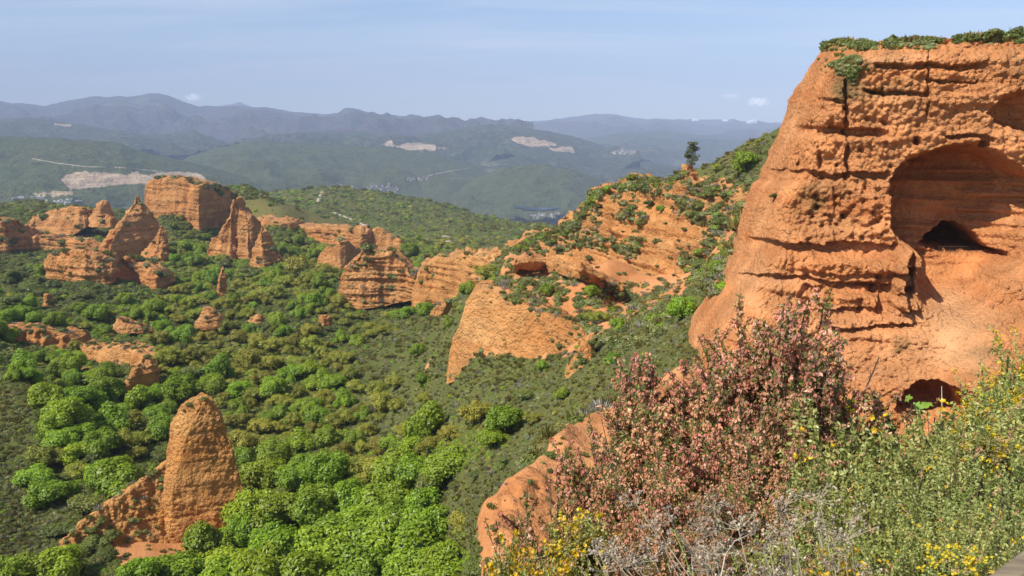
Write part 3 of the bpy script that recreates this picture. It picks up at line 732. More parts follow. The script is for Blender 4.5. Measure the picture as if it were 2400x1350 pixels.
spire('rock_crag', 'orange rock knob under the lone pine on the ridge', [(386,1606,1611,1616),(395,1596,1606,1626),(410,1588,1602,1636),(430,1580,1600,1644),(452,1576,1602,1648),(475,1572,1602,1650)], 285, 0.8, MAT_ROCK_MID, 1.0, round_=0.4, nseg=76, lump=1.3, cobble=0.3, cat='crag')

# ------------------------------------------------------------------ the great cliff on the right
def cliff():
    XL = [(60,1952),(90,1950),(105,1936),(130,1914),(180,1880),(230,1858),(290,1835),(340,1812),(396,1790),(408,1788),(425,1768),(470,1745),(520,1733),(552,1729),(575,1724),(592,1722),(620,1706),(650,1696),(690,1668),(730,1642),(760,1625),(800,1612),(870,1600),(1000,1580),(1130,1560)]
    YT = [(1900,112),(1950,94),(2000,101),(2060,102),(2130,97),(2200,92),(2300,86),(2400,80),(2750,66)]
    nr, nc, nb, nt_ = 470, 470, 34, 26
    v = np.linspace(0, 1, nr)[:, None]; u = np.linspace(0, 1, nc)[None, :] ** 1.0
    py0 = 90 + (1130 - 90) * v
    xl = np.interp(py0, *zip(*XL))
    px = xl + (2720 - xl) * u
    yt = np.interp(px, *zip(*YT))
    py = yt + (1130 - yt) * v
    # base distance: bottom of the cliff stands nearer, the right side comes towards the viewer
    Y = 92 - 14 * smooth(420, 1130, py) - 13 * (px - 1900) / 800.0 + 0 * px
    e = np.clip(1 - (px - xl) / 120.0, 0, 1)
    Y = Y + 13 * e ** 2.2 + 3.0 * smooth(150, 90, py)
    # ------ recesses (metres into the rock)
    wq = np.stack([px / 60, py / 60, 0 * px], -1)
    wf = np.stack([px / 13, py / 13, 0 * px], -1)
    w1 = 9 * fbm(wq, 3, 91) + 4 * fbm(wf, 3, 93); w2 = 9 * fbm(wq + 9, 3, 92) + 4 * fbm(wf + 5, 3, 94)
    X_, Y_ = px + w1, py + w2
    def inside_by(poly):
        """pixels inside a polygon's edge (negative outside)"""
        d = np.full(px.shape, 1e9); n = len(poly)
        for i in range(n):
            (ax, ay), (bx, by) = poly[i], poly[(i + 1) % n]
            t = np.clip(((X_ - ax) * (bx - ax) + (Y_ - ay) * (by - ay)) / ((bx - ax) ** 2 + (by - ay) ** 2), 0, 1)
            d = np.minimum(d, np.hypot(X_ - ax - t * (bx - ax), Y_ - ay - t * (by - ay)))
        return np.where(in_poly(X_, Y_, poly), d, -d)
    D = np.zeros_like(px)
    ss = smooth
    def band(path, x0, x1, h_up, h_dn, depth, fade=18):
        """undercut along a path: sharp lip above, softer ramp below"""
        nonlocal D
        c = np.interp(X_, *zip(*path))
        dy = Y_ - c
        prof = ss(-h_up, -h_up * 0.55, dy) * (1 - ss(0, h_dn, dy))
        m = ss(x0 - fade, x0 + fade, X_) * (1 - ss(x1 - fade, x1 + fade, X_))
        D = D + depth * prof * m
    def bowl(cx, cy, rx, ry, depth, p=2.4, edge=0.25, tilt=0.0):
        nonlocal D
        xx = (X_ - cx) / rx; yy = (Y_ - cy + tilt * (X_ - cx)) / ry
        r = (np.abs(xx) ** p + np.abs(yy) ** p) ** (1 / p)
        D = np.maximum(D, depth * (1 - ss(1 - edge, 1.0, r)) * (0.72 + 0.28 * np.sqrt(np.clip(1 - r * r, 0, 1))))
        return r
    band([(1850,306),(1990,312),(2090,318)], 1872, 2075, 16, 14, 1.7)
    band([(1790,404),(1900,412),(2000,416),(2080,412)], 1800, 2085, 11, 10, 1.2)
    band([(1720,566),(1850,578),(1990,584),(2120,590)], 1760, 2120, 15, 30, 1.8)
    band([(1700,640),(1850,650),(1950,668),(2080,672)], 1730, 2085, 9, 12, 1.0)
    band([(1880,688),(2090,690)], 1885, 2090, 22, 10, 1.6)
    band([(1920,738),(2090,738)], 1935, 2085, 16, 14, 1.3)
    band([(1920,775),(2160,765)], 1930, 2150, 8, 16, 1.2)
    band([(2020,218),(2180,222)], 2030, 2178, 10, 5, 1.0, 8)
    band([(2040,152),(2080,160),(2180,158),(2260,160),(2320,152)], 2050, 2310, 10, 6, 1.0, 10)
    band([(2175,193),(2300,193)], 2180, 2295, 5, 4, 0.8, 8)
    band([(1915,236),(1985,240)], 1915, 1985, 8, 6, 0.8, 8)
    band([(2200,320),(2340,330)], 2215, 2330, 10, 8, 1.2, 10)
    # vertical clefts
    for cx, y0, y1, wd, dp in [(1986,190,412,5,0.9),(2176,110,275,2.5,0.5),(1876,345,402,8,0.7),(1922,350,400,6,0.7),(1958,430,560,5,0.4),(2062,640,740,6,0.8),(2016,700,745,10,0.9),(1890,700,770,8,0.6)]:
        D = D + dp * (1 - ss(wd * 0.3, wd * 1.6, np.abs(X_ - cx))) * ss(y0 - 12, y0 + 12, py) * (1 - ss(y1 - 12, y1 + 12, py))
    # great alcove, the cave mouth inside it, the hollows above, below and at the foot
    alc = inside_by([(2084,440),(2098,398),(2138,368),(2196,346),(2262,338),(2322,346),(2372,368),(2430,404),(2520,450),(2520,660),(2420,640),(2360,668),(2335,705),(2290,742),(2230,748),(2170,735),(2152,700),(2148,600),(2112,580),(2088,540)])
    D = np.maximum(D, 8.4 * ss(-3, 24, alc) * (1 - 0.80 * ss(670, 770, Y_)) * (1 - 0.45 * ss(2330, 2480, X_)))
    D = D + 0.5 * ss(4, 18, alc) * np.tanh(3 * vnoise(np.stack([px / 170, py / 17, 0 * px], -1), 95)) * (1 - ss(600, 680, Y_))
    up = inside_by([(2306,266),(2340,228),(2396,202),(2520,190),(2520,340),(2420,326),(2362,304),(2328,292)])
    D = np.maximum(D, 3.6 * ss(0, 26, up))
    bowl(2155, 331, 13, 15, 2.0, edge=0.5); bowl(2312, 338, 18, 14, 2.0, edge=0.5)
    low = inside_by([(2092,960),(2108,918),(2148,888),(2198,880),(2238,898),(2268,934),(2282,964),(2275,1010),(2140,1010)])
    D = np.maximum(D, 6.0 * ss(0, 20, low))
    bowl(2128, 655, 14, 85, 2.2, p=3, edge=0.3); bowl(2080, 705, 16, 45, 2.4, p=3, edge=0.3)
    cave = inside_by([(2305 + (x - 2245) * 1.22, 585 + (y - 555) * 1.25) for x, y in [(2156,562),(2182,536),(2214,520),(2240,515),(2266,530),(2292,558),(2332,580),(2334,592),(2250,589),(2180,577)]])
    D = D + 13.0 * ss(0, 15, cave)
    # the lower right slope runs out of the alcove as a smooth chute
    D = D - 2.2 * ss(720, 800, py) * np.exp(-((px - 2300) / 110.0) ** 2) * (1 - ss(880, 960, py))
    # pits where cobbles fell out
    rng = np.random.default_rng(3)
    for k in range(95):
        if k < 60: cx, cy_ = rng.uniform(1895, 2085), rng.uniform(432, 565)
        else: cx, cy_ = rng.uniform(1860, 2100), rng.uniform(180, 400)
        r0 = rng.uniform(3, 9); q = ((px - cx) ** 2 + ((py - cy_) * 1.15) ** 2) / r0 ** 2
        D = D + rng.uniform(0.3, 0.9) * np.exp(-q)
    # pillar with stacked lumps left of the cave
    for cx, cy_, rx, ry, h in [(2122,605,32,34,2.6),(2118,668,27,26,2.2),(2122,710,24,20,2.0),(2060,500,60,60,0.6),(1800,620,60,30,0.6),(1980,625,110,18,0.8),(2075,620,40,22,0.9)]:
        q = ((X_ - cx) / rx) ** 2 + ((Y_ - cy_) / ry) ** 2
        D = D - h * (1 - ss(0.35, 1.25, q))
    inside = np.clip(D / 3.5, 0, 1)
    base = at(px, py, Y)
    inward = np.array([0.22, 0.975, 0.0])
    P = base.reshape(-1, 3)
    rough = (1 - 0.85 * inside) * (0.55 + 0.45 * np.maximum(ss(1800, 1900, px), 1 - ss(380, 420, py))) * (0.35 + 0.65 * (1 - ss(700, 780, py) * ss(2150, 2250, px)))
    rough = rough.ravel()
    rel = 0.5 * fbm(P / 7.0, 4, 60) + 0.28 * np.tanh(3 * vnoise(P * np.array([.05, .05, .9]), 61)) * 1.0 + 0.10 * fbm(P / 0.9, 3, 62)
    rel += rough * (0.55 * (0.55 - worley(P / 0.50, 63)) + 0.55 * (0.55 - worley(P / 1.3 + 0.2 * fbm(P, 2, 3)[:, None], 64)) + 0.5 * (0.5 - worley(P / np.array([3.2, 3.2, 1.6]) + 0.3 * fbm(P / 2, 2, 4)[:, None], 66)))
    colm = (ss(570, 590, py) * (1 - ss(615, 630, py)) + ss(665, 685, py) * (1 - ss(765, 790, py))) * (1 - ss(2150, 2170, px)) * ss(1760, 1850, px)
    rel += (0.08 * ss(560, 600, py) + 0.42 * colm).ravel() * (ridged(P * np.array([.75, .75, .07]), 3, 65) - 0.8)
    disp = D.ravel() - rel
    front = base + (inward[None] * disp[:, None]).reshape(base.shape)
    # bevel the left edge back and round the shoulder, then the hidden back sheet
    left = front[:, 0]
    back = []
    for k in range(nb, 0, -1):
        f = k / nb
        q = left + np.stack([np.full(nr, 26 * f ** 1.3), np.full(nr, 60 * f), np.full(nr, -1.0 * f)], -1)
        back.append(q + 0.5 * fbm(q / 3.0, 3, 70)[:, None] * np.array([-1, 0, 0]))
    G = np.concatenate([np.stack(back, 1), front], 1)
    top = G[0]; caps = []
    for k in range(nt_, 0, -1):
        f = k / nt_
        q = top + np.stack([0 * top[:, 0] + 30 * f ** 1.4, np.full(len(top), 50 * f ** 1.4), 1.4 * math.sin(f * 2.2) + 0 * top[:, 0]], -1)
        q[:, 2] += 0.5 * fbm(q / 2.5, 3, 71) * min(1, f * 6)
        caps.append(q)
    G = np.concatenate([np.stack(caps), G], 0)
    F = grid_faces(G.shape[0], G.shape[1])
    me = new_mesh('cliff', G.reshape(-1, 3), F)
    li = np.zeros(G.shape[:2])
    lp = np.zeros(px.shape)
    for cx, cy_, rx, ry in [(1925,480,70,60),(1990,640,120,22),(1960,640,60,30),(2100,160,200,40),(2330,160,120,60),(2100,800,45,30),(2285,830,75,45),(2385,740,40,20),(2000,210,60,40),(2150,205,160,60)]:
        lp = np.maximum(lp, 1 - ss(0.3, 1.3, ((px - cx) / rx) ** 2 + ((py - cy_) / ry) ** 2))
    li[nt_:, nb:] = lp
    add_attr(me, 'lichen', li.ravel())
    pa = np.zeros(G.shape[:2]); pa[nt_:, nb:] = np.exp(-((px - 2235 - (py - 760) * -0.12) / 75.0) ** 2) * ss(680, 730, py) * (1 - ss(830, 880, py)) * 0.9
    add_attr(me, 'pale', pa.ravel())
    m = make_rock_material('cliff_conglomerate', 0.42, base=(0.60, 0.24, 0.084), lichen=0.85, bump=1.4, pale=True)
    o = link('cliff', me, m, label='towering red cliff with a shadowed alcove and cave on the right', cat='cliff')
    return G[nt_:, nb:], px, py
CLIFF_FRONT, CLIFF_PX, CLIFF_PY = cliff()
def on_cliff(px, py):
    i = np.argmin((CLIFF_PX - px) ** 2 + (CLIFF_PY - py) ** 2)
    return CLIFF_FRONT.reshape(-1, 3)[i]
# ------------------------------------------------------------------ vegetation: materials and prototype meshes
def leaf_material(name, c0, c1, trans=0.28, vary=0.35, hue=0.0):
    m, nt, out = mat_new(name); g = NT(nt)
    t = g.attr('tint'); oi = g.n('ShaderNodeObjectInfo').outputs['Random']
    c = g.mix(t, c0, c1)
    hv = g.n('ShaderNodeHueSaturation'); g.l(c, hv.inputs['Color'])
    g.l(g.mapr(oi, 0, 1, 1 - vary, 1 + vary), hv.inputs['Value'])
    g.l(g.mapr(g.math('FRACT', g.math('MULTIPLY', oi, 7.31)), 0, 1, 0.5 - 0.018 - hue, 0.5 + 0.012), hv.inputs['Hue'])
    d = g.n('ShaderNodeBsdfDiffuse'); tr = g.n('ShaderNodeBsdfTranslucent'); mx = g.n('ShaderNodeMixShader')
    g.l(hv.outputs[0], d.inputs[0]); g.l(hv.outputs[0], tr.inputs[0]); mx.inputs[0].default_value = trans
    g.l(d.outputs[0], mx.inputs[1]); g.l(tr.outputs[0], mx.inputs[2])
    gl = g.n('ShaderNodeBsdfGlossy'); gl.inputs['Roughness'].default_value = 0.45; gl.inputs[0].default_value = (1, 1, 1, 1)
    m2 = g.n('ShaderNodeMixShader'); m2.inputs[0].default_value = 0.025
    g.l(mx.outputs[0], m2.inputs[1]); g.l(gl.outputs[0], m2.inputs[2]); g.l(m2.outputs[0], out.inputs['Surface'])
    return m
M_CHEST = leaf_material('leaf_chestnut', (0.125, 0.205, 0.008), (0.31, 0.43, 0.018), 0.36, 0.20)
M_YOUNG = leaf_material('leaf_young_oak', (0.185, 0.195, 0.016), (0.36, 0.365, 0.042), 0.30, 0.28, 0.01)
M_DARK = leaf_material('leaf_evergreen', (0.062, 0.080, 0.014), (0.185, 0.210, 0.038), 0.18, 0.25)
M_HEATH = leaf_material('leaf_heath', (0.120, 0.122, 0.026), (0.27, 0.25, 0.066), 0.15, 0.25, 0.015)
M_GREY = leaf_material('twig_grey', (0.13, 0.115, 0.09), (0.36, 0.32, 0.265), 0.05, 0.25)
M_SAGE = leaf_material('leaf_sage', (0.145, 0.165, 0.050), (0.31, 0.32, 0.12), 0.2, 0.2)
M_YELLOW = leaf_material('petal_yellow', (0.55, 0.36, 0.012), (0.72, 0.55, 0.02), 0.25, 0.1)
m, nt, out = mat_new('bark'); g = NT(nt); p = g.n('ShaderNodeTexCoord').outputs['Object']
cb = g.mix(g.mapr(g.noise(g.scale3(p, 6, 6, 1.2), 2.0, 5), 0.35, 0.65), (0.055, 0.042, 0.030), (0.14, 0.115, 0.088))
g.diffuse(out, cb, g.bump(g.noise(g.scale3(p, 9, 9, 1.5), 2.0, 4), 0.6, 0.05)); M_BARK = m

def unit(v): return v / (np.linalg.norm(v, axis=-1, keepdims=True) + 1e-9)
def sphere_pts(n, rng):
    v = unit(rng.normal(size=(n, 3))); return v
def leaf_quads(C, N, size, rng, aspect=0.62, droop=0.0, fold=0.18, along=None):
    """one bent four-cornered leaf per centre C facing N"""
    n = len(C)
    t = unit(np.cross(N, rng.normal(size=(n, 3)))) if along is None else unit(along)
    b = unit(np.cross(N, t))
    s = np.asarray(size).reshape(-1, 1) * np.ones((n, 1))
    f = N * s * fold
    V = np.stack([C - t * s, C + b * s * aspect - f, C + t * s - np.array([0, 0, 1]) * droop * s, C - b * s * aspect - f], 1)
    F = np.arange(n * 4).reshape(n, 4)
    return V.reshape(-1, 3), F
def ico(rad, center, rng, sub=1, jitter=0.15):
    """small rough ball used as the shaded inside of a crown"""
    nlat, nlon = 5, 8
    th = np.linspace(0.05, np.pi - 0.05, nlat); ph = np.arange(nlon) / nlon * 2 * np.pi
    a, b = np.meshgrid(th, ph, indexing='ij')
    V = np.stack([np.sin(a) * np.cos(b), np.sin(a) * np.sin(b), np.cos(a)], -1).reshape(-1, 3)
    V = V * (1 + rng.uniform(-jitter, jitter, (len(V), 1)))
    return V * rad + center, grid_faces(nlat, nlon, True)
class Bag:
    """collects vertex / face blocks with a tint value"""
    def __init__(s): s.V = []; s.F = {3: [], 4: []}; s.T = []; s.n = 0
    def add(s, V, F, tint):
        V = np.asarray(V, float).reshape(-1, 3); F = np.asarray(F)
        s.V.append(V); s.F[F.shape[1]].append(F + s.n); s.T.append(np.broadcast_to(np.asarray(tint, float), (len(V),)) if np.ndim(tint) < 1 or len(np.atleast_1d(tint)) == len(V) else np.repeat(tint, len(V) // len(tint)))
        s.n += len(V)
    def mesh(s, name, smooth_shade=False):
        fs = [np.concatenate(s.F[k]) for k in (3, 4) if s.F[k]]
        me = new_mesh(name, np.concatenate(s.V), fs, smooth_shade)
        add_attr(me, 'tint', np.concatenate(s.T)[:len(me.vertices)])
        return me
def tube(path, radii, n=5):
    path = np.asarray(path, float); radii = np.asarray(radii, float)
    d = np.gradient(path, axis=0); d = unit(d)
    ref = np.array([0.31, 0.83, 0.2]); a = unit(np.cross(d, ref)); b = np.cross(d, a)
    th = np.arange(n) / n * 2 * np.pi
    V = path[:, None] + radii[:, None, None] * (np.cos(th)[None, :, None] * a[:, None] + np.sin(th)[None, :, None] * b[:, None])
    return V.reshape(-1, 3), grid_faces(len(path), n, True)

def crown_mesh(name, seed, n_lobes=16, leaves=1700, leaf=0.085, flat=0.85, spread=0.62, lobe=(0.30, 0.46), open_=0.0, core=True, up=0.35):
    """crown about one unit in radius, standing on z = 0: lobes of leaves over shaded cores"""
    rng = np.random.default_rng(seed); B = Bag()
    ctr = sphere_pts(n_lobes, rng) * rng.uniform(0.55, 1.0, (n_lobes, 1)) * spread
    ctr[:, 2] = np.abs(ctr[:, 2]) * 1.0 + rng.uniform(-0.25, 0.1, n_lobes); ctr[0] = (0, 0, 0.35)
    rad = rng.uniform(*lobe, n_lobes)
    zc = 0.62
    per = np.maximum(30, (leaves * rad ** 2 / (rad ** 2).sum()).astype(int))
    tone = rng.uniform(-0.18, 0.18, n_lobes)
    for i in range(n_lobes):
        d = sphere_pts(per[i], rng); d[:, 2] = np.where(d[:, 2] < -0.55, -d[:, 2], d[:, 2])
        r = rad[i] * (1 + 0.16 * fbm(d * 2.6 + i * 7, 2, seed) + rng.normal(0, 0.05 + open_, len(d)))
        C = ctr[i] + d * r[:, None]
        q = np.linalg.norm(C[:, None] - ctr[None], axis=2) / rad[None]; q[:, i] = 9
        keep = (q.min(1) > 0.80) & (rng.random(len(d)) > 0.08)
        C, d = C[keep], d[keep]
        N = unit(d + rng.normal(0, 0.45, d.shape) + np.array([0, 0, up]))
        sz = leaf * rng.uniform(0.6, 1.3, len(C))
        V, F = leaf_quads(C, N, sz, rng)
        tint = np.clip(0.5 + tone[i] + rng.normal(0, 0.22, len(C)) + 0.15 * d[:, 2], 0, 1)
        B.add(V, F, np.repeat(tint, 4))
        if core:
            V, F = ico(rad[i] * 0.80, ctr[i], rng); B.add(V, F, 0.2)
    me = B.mesh(name)
    co = np.empty(len(me.vertices) * 3, np.float32); me.vertices.foreach_get('co', co); co = co.reshape(-1, 3)
    co[:, 2] = (co[:, 2] * flat + zc); me.vertices.foreach_set('co', co.ravel()); me.update()
    return me
def trunk_mesh(name, seed, h=0.75, r=0.055):
    rng = np.random.default_rng(seed); B = Bag()
    path = np.stack([np.cumsum(rng.normal(0, 0.02, 7)), np.cumsum(rng.normal(0, 0.02, 7)), np.linspace(-0.25, h, 7)], -1)
    V, F = tube(path, np.linspace(r * 1.3, r * 0.5, 7), 7); B.add(V, F, 0.5)
    for k in range(6):
        a = rng.uniform(0, 6.28); s = path[3 + k % 3]
        e = s + np.array([math.cos(a) * 0.5, math.sin(a) * 0.5, rng.uniform(0.25, 0.5)])
        V, F = tube(np.stack([s, s * .5 + e * .5 + rng.normal(0, .03, 3), e]), [r * .5, r * .35, r * .12], 5); B.add(V, F, 0.5)
    me = B.mesh(name, True); return me
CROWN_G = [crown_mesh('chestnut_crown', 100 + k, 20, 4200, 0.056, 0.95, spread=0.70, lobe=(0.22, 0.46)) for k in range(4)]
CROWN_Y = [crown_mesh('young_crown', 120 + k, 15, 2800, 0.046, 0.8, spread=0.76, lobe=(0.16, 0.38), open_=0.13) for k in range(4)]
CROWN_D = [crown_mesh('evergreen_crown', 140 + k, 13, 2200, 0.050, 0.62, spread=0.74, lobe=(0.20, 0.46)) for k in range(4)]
TRUNKS = [trunk_mesh('tree_trunk', 160 + k) for k in range(3)]
for me in CROWN_G: me.materials.append(M_CHEST)
for me in CROWN_Y: me.materials.append(M_YOUNG)
for me in CROWN_D: me.materials.append(M_DARK)
for me in TRUNKS: me.materials.append(M_BARK)

# ------------------------------------------------------------------ where a sight line meets the built ground
bpy.context.view_layer.update()
DG = bpy.context.evaluated_depsgraph_get()
def shoot(px, py):
    t = at(px, py, 1.0); d = Vector(t).normalized()
    ok, loc, nrm, idx, ob, mx = scene.ray_cast(DG, d * 11.0, d, distance=60000)
    return (np.array(loc), np.array(nrm), ob.name) if ok else (None, None, None)

ORD = ['', 'second', 'third', 'fourth', 'fifth', 'sixth', 'seventh', 'eighth', 'ninth', 'tenth', 'eleventh', 'twelfth', 'thirteenth', 'fourteenth', 'fifteenth', 'sixteenth', 'seventeenth', 'eighteenth', 'nineteenth', 'twentieth', 'twenty-first', 'twenty-second', 'twenty-third', 'twenty-fourth', 'twenty-fifth']
PLACES = [  # name used in labels, column, row
 ('the near pinnacle', 480, 1090), ('the dark spire', 320, 540), ('the flat topped mesa', 440, 480), ('the red mound', 220, 630), ('the stepped fin', 620, 585),
 ('the pale crested fin', 545, 545), ('the long scarp', 740, 560), ('the notched slab', 790, 600), ('the twin peaked block', 880, 650), ('the grooved block', 1060, 655),
 ('the lone needle', 521, 660), ('the cone shaped outcrop', 492, 745), ('the left earth scarp', 80, 810), ('the curving earth scarp', 265, 840), ('the dark block', 340, 880),
 ('the big orange slab', 1190, 785), ('the orange ridge face', 1480, 570), ('the overhanging ledge', 1330, 645), ('the lone pine', 1620, 370), ('the great cliff', 1720, 600),
 ('the bare orange spur', 1260, 1130), ('the bottom edge', 800, 1340), ('the left edge', 10, 1050), ('the mid valley slope', 900, 830), ('the heath slope', 1250, 950), ('the grove centre', 800, 1180)]
PENDING = []      # (kind words, px, py, object) waiting for a label
def relation(px, py):
    best = min(PLACES, key=lambda p: (p[1] - px) ** 2 + 1.6 * (p[2] - py) ** 2)
    dx, dy = px - best[1], py - best[2]
    if abs(dx) * 0.7 > abs(dy): r = 'right of' if dx > 0 else 'left of'
    else: r = 'below' if dy > 0 else 'above'
    return f'{r} {best[0]}'
def label_pending():
    by = {}
    for kind, px, py, o in PENDING: by.setdefault((kind, relation(px, py)), []).append((px, py, o))
    for (kind, rel), L in by.items():
        if len(L) == 1:
            L[0][2]['label'] = f'{kind} {rel}'; continue
        L.sort(key=lambda t: t[0])
        for i, (px, py, o) in enumerate(L):
            w = 'leftmost' if i == 0 else ('rightmost' if i == len(L) - 1 else f'{ORD[i] if i < len(ORD) else "late"} from left')
            o['label'] = f'{kind}, {w} of those {rel}'
    PENDING.clear()

def tree(kind, px, py, wpx, rng, sink=0.25, tall=1.0, loc=None, group=None):
    """tree or bush whose crown shows at a pixel, wpx pixels wide; it stands where the sight line meets the ground"""
    if loc is None:
        loc, nrm, ob = shoot(px, min(py + wpx * 0.38, 1420))
        if loc is None: return None
        if kind in 'gy' and ob.startswith(('rock_', 'cliff')): return None
    dist = math.hypot(loc[1], loc[2])
    r = wpx / 2 / FPX * dist * 1.02
    spec = {'g': ('chestnut_tree', CROWN_G, 'bright green chestnut tree', 'tree', 'chestnut trees of the valley'),
            'y': ('young_oak', CROWN_Y, 'yellow green bushy tree', 'tree', 'yellow green trees of the valley'),
            'd': ('evergreen_bush', CROWN_D, 'dark green bush', 'bush', 'dark bushes of the slopes')}[kind]
    root = bpy.data.objects.new(spec[0], None); COL.objects.link(root)
    root.location = (loc[0], loc[1], loc[2] - r * sink)
    root.rotation_euler = (0, 0, rng.uniform(0, 6.28)); root.empty_display_size = 0.5
    s = r * rng.uniform(0.97, 1.07)
    root.scale = (s * rng.uniform(0.82, 1.2), s * rng.uniform(0.82, 1.2), s * rng.uniform(0.8, 1.2) * tall)
    root['category'] = spec[3]; root['group'] = group or spec[4]
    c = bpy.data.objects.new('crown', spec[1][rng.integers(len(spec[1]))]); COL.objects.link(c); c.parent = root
    if kind != 'd':
        t = bpy.data.objects.new('trunk', TRUNKS[rng.integers(len(TRUNKS))]); COL.objects.link(t); t.parent = root
    PENDING.append((spec[2], px, py, root))
    return root

ROWS = {400: '0d 1400h 1800h', 450: '0d 550h 850d 1380h', 500: '0d 550h 830d 1250h', 550: '0d 400g 860y 1150h', 600: '0d 370g 700y 900g 1150h', 650: '0d 400y 600y 740d 1050g 1180h',
  700: '0g 70d 300g 480d 700d 1000g 1060h 1300h 1500k', 750: '0g 150g 350d 700d 880h 1400h 1500h', 800: '0d 100g 190d 350y 640y 720d 830h 1400k 1500k', 850: '0d 100g 300d 420y 640y 720d 830h 1350h',
  900: '0h 120g 400y 520d 620y 830y 950h 1100k 1300h', 950: '0h 80g 380d 560y 700y 900k 1100h 1350h', 1000: '0h 100d 560y 700y 820k 1000y 1200k 1300h', 1050: '0h 50d 580g 760y 1000g 1150h',
  1100: '0k 80d 230g 560g 1000h', 1150: '0k 200h 560g 1050h', 1200: '0k 180d 480g 1050h', 1250: '0k 150d 500g 1080h', 1300: '0k 150d 350g 1080h'}
ROWS = {k: [(int(t[:-1]), t[-1]) for t in v.split()] for k, v in ROWS.items()}
def kind_base(px, py):
    row = ROWS[int(min(max(py, 400), 1349) // 50) * 50]; k = row[0][1]
    for x, t in row:
        if px >= x: k = t
    return k
def soil_at(loc):
    tpx = 1200 + loc[0] / loc[1] * FPX
    ci = int(np.clip((tpx - T_PX[0]) / (T_PX[1] - T_PX[0]), 0, 404)); ri = int(np.clip((math.log(loc[1]) - T_LY[0]) / (T_LY[1] - T_LY[0]), 0, 638))
    return T_SOIL[ri, ci]
TREES = {'g': [(20,730,60),(43,753,55),(143,767,45),(187,717,40),(253,797,42),(293,793,42),(320,730,36),(347,733,32),(520,860,66),(423,900,90),(360,910,62),(277,913,62),(227,870,70),(253,860,60),
  (127,870,42),(200,927,84),(160,950,112),(133,985,74),(280,950,64),(333,933,72),(367,960,62),(670,873,56),(633,967,66),(733,950,72),(730,890,42),(727,720,36),(753,663,46),(627,653,40),(550,700,42),
  (487,577,48),(463,607,42),(273,607,42),(110,600,30),(147,1023,76),(80,1107,76),(133,1133,104),(283,1097,112),(333,1087,72),(233,1113,62),(150,1320,112),(67,1337,100),(10,1345,90),
  (617,1097,104),(700,1087,94),(767,1107,94),(600,1190,124),(650,1183,124),(733,1200,134),(483,1270,112),(433,1317,112),(567,1300,134),(667,1300,144),(767,1300,134),(333,1333,104),(533,1345,124),
  (743,967,70),(1193,977,96),(1160,1020,72),(973,1037,72),(1060,1063,112),(1037,1087,82),(780,1083,84),(827,1023,58),(913,1033,52),(933,1097,104),(983,1107,94),(760,1153,114),(827,1147,124),(907,1160,134),(993,1177,112),
  (783,1217,134),(867,1210,124),(950,1217,124),(1000,1240,112),(800,1277,144),(900,1277,144),(983,1283,144),(1040,1310,110),(850,1330,144),(950,1333,144),(1033,1345,130),(620,1345,130),(720,1345,130),(640,1245,110),(560,1240,80),
  (1053,753,36),(980,817,40),(840,790,46),(957,723,46),(967,623,58),(993,887,52),(733,893,46),(720,723,36),(1283,680,34),(1387,677,38),(1417,663,26),(1447,757,46),(1437,837,36),(1320,920,36),(1273,857,36),
  (1600,718,72),(1500,577,34),(1550,483,28),(1683,620,40),(1753,377,66),(880,590,44),(905,600,40),(960,580,60),(1000,590,60),(920,570,46),(990,630,44),(700,1030,60),(850,960,50),(470,640,40),(430,570,40),(410,600,36),(690,640,40),(740,590,44),
  (450,960,60),(90,830,46),(30,870,50),(170,880,50),(310,880,46)],
 'y': [(213,787,46),(393,823,82),(337,813,62),(500,827,72),(580,840,84),(640,843,62),(710,840,52),(783,827,52),(693,980,62),(757,920,52),(520,710,46),(700,613,86),(183,1087,62),(293,1027,72),(333,1023,62),(567,1027,84),
  (1113,963,92),(1250,977,52),(887,1043,62),(873,1087,102),(867,757,52),(907,763,62),(813,827,62),(793,827,56),(997,923,52),(930,940,52),(833,897,52),(887,900,62),(843,957,56),(1400,730,66),(1483,410,44),(640,800,70),(690,790,60),(460,820,60),
  (560,780,56),(610,990,70),(660,930,60),(780,980,60),(950,1000,56),(820,870,60),(600,690,50),(650,680,50),(560,660,44),(450,700,50),(400,720,46),(470,780,56),(770,700,46),(760,620,60),(720,650,50),(1050,1010,60),(520,600,40),(1680,388,34),(860,1000,60),(590,910,64),(540,980,50),(390,560,36),(450,545,36)],
 'd': [(587,627,56),(563,647,36),(430,807,30),(450,857,72),(220,1067,62),(263,1243,50),(213,1260,72),(253,1290,56),(1180,1067,60),(1020,1117,90),(1117,1103,42),(1070,1130,42),(1113,1317,62),(1233,910,62),(1477,487,54),(1447,570,36),(1603,533,18),(1697,503,66),
  (1633,477,40),(1663,447,58),(1643,610,48),(310,1185,14),(320,1248,18),(280,1190,10),(240,1215,30),(1160,1230,28),(1165,1262,22),(1150,1310,44),(1368,1058,24),(1290,1060,34),(1160,1340,40),(1340,1075,20),(1290,1100,18),(380,640,36),(330,600,30),(430,610,36),(530,610,40),(30,640,60),(70,660,60),(20,690,60),(130,660,40),
  (1540,560,24),(1420,560,28),(1310,580,26),(1345,570,22),(1280,560,20),(1260,575,24),(1300,560,24),(1380,600,22),(1240,590,18),(1325,545,26),(1355,530,22),(1400,480,20),(1440,500,20),(1370,500,20),(1520,470,30),(1580,480,26),(1560,520,12),(1625,520,16),(1500,530,14),(1460,540,12),(1590,560,12),(1570,600,14),(1540,620,12),(1610,590,16),(1650,540,20),(1660,570,18)]}
rngt = np.random.default_rng(11)
for kind in 'gyd':
    for px, py, w in TREES[kind]:
        tree(kind, px, py, w * (1.2 if kind == 'g' and py > 1030 else 1.08), rngt, tall=1.0 if kind != 'd' else 0.9)
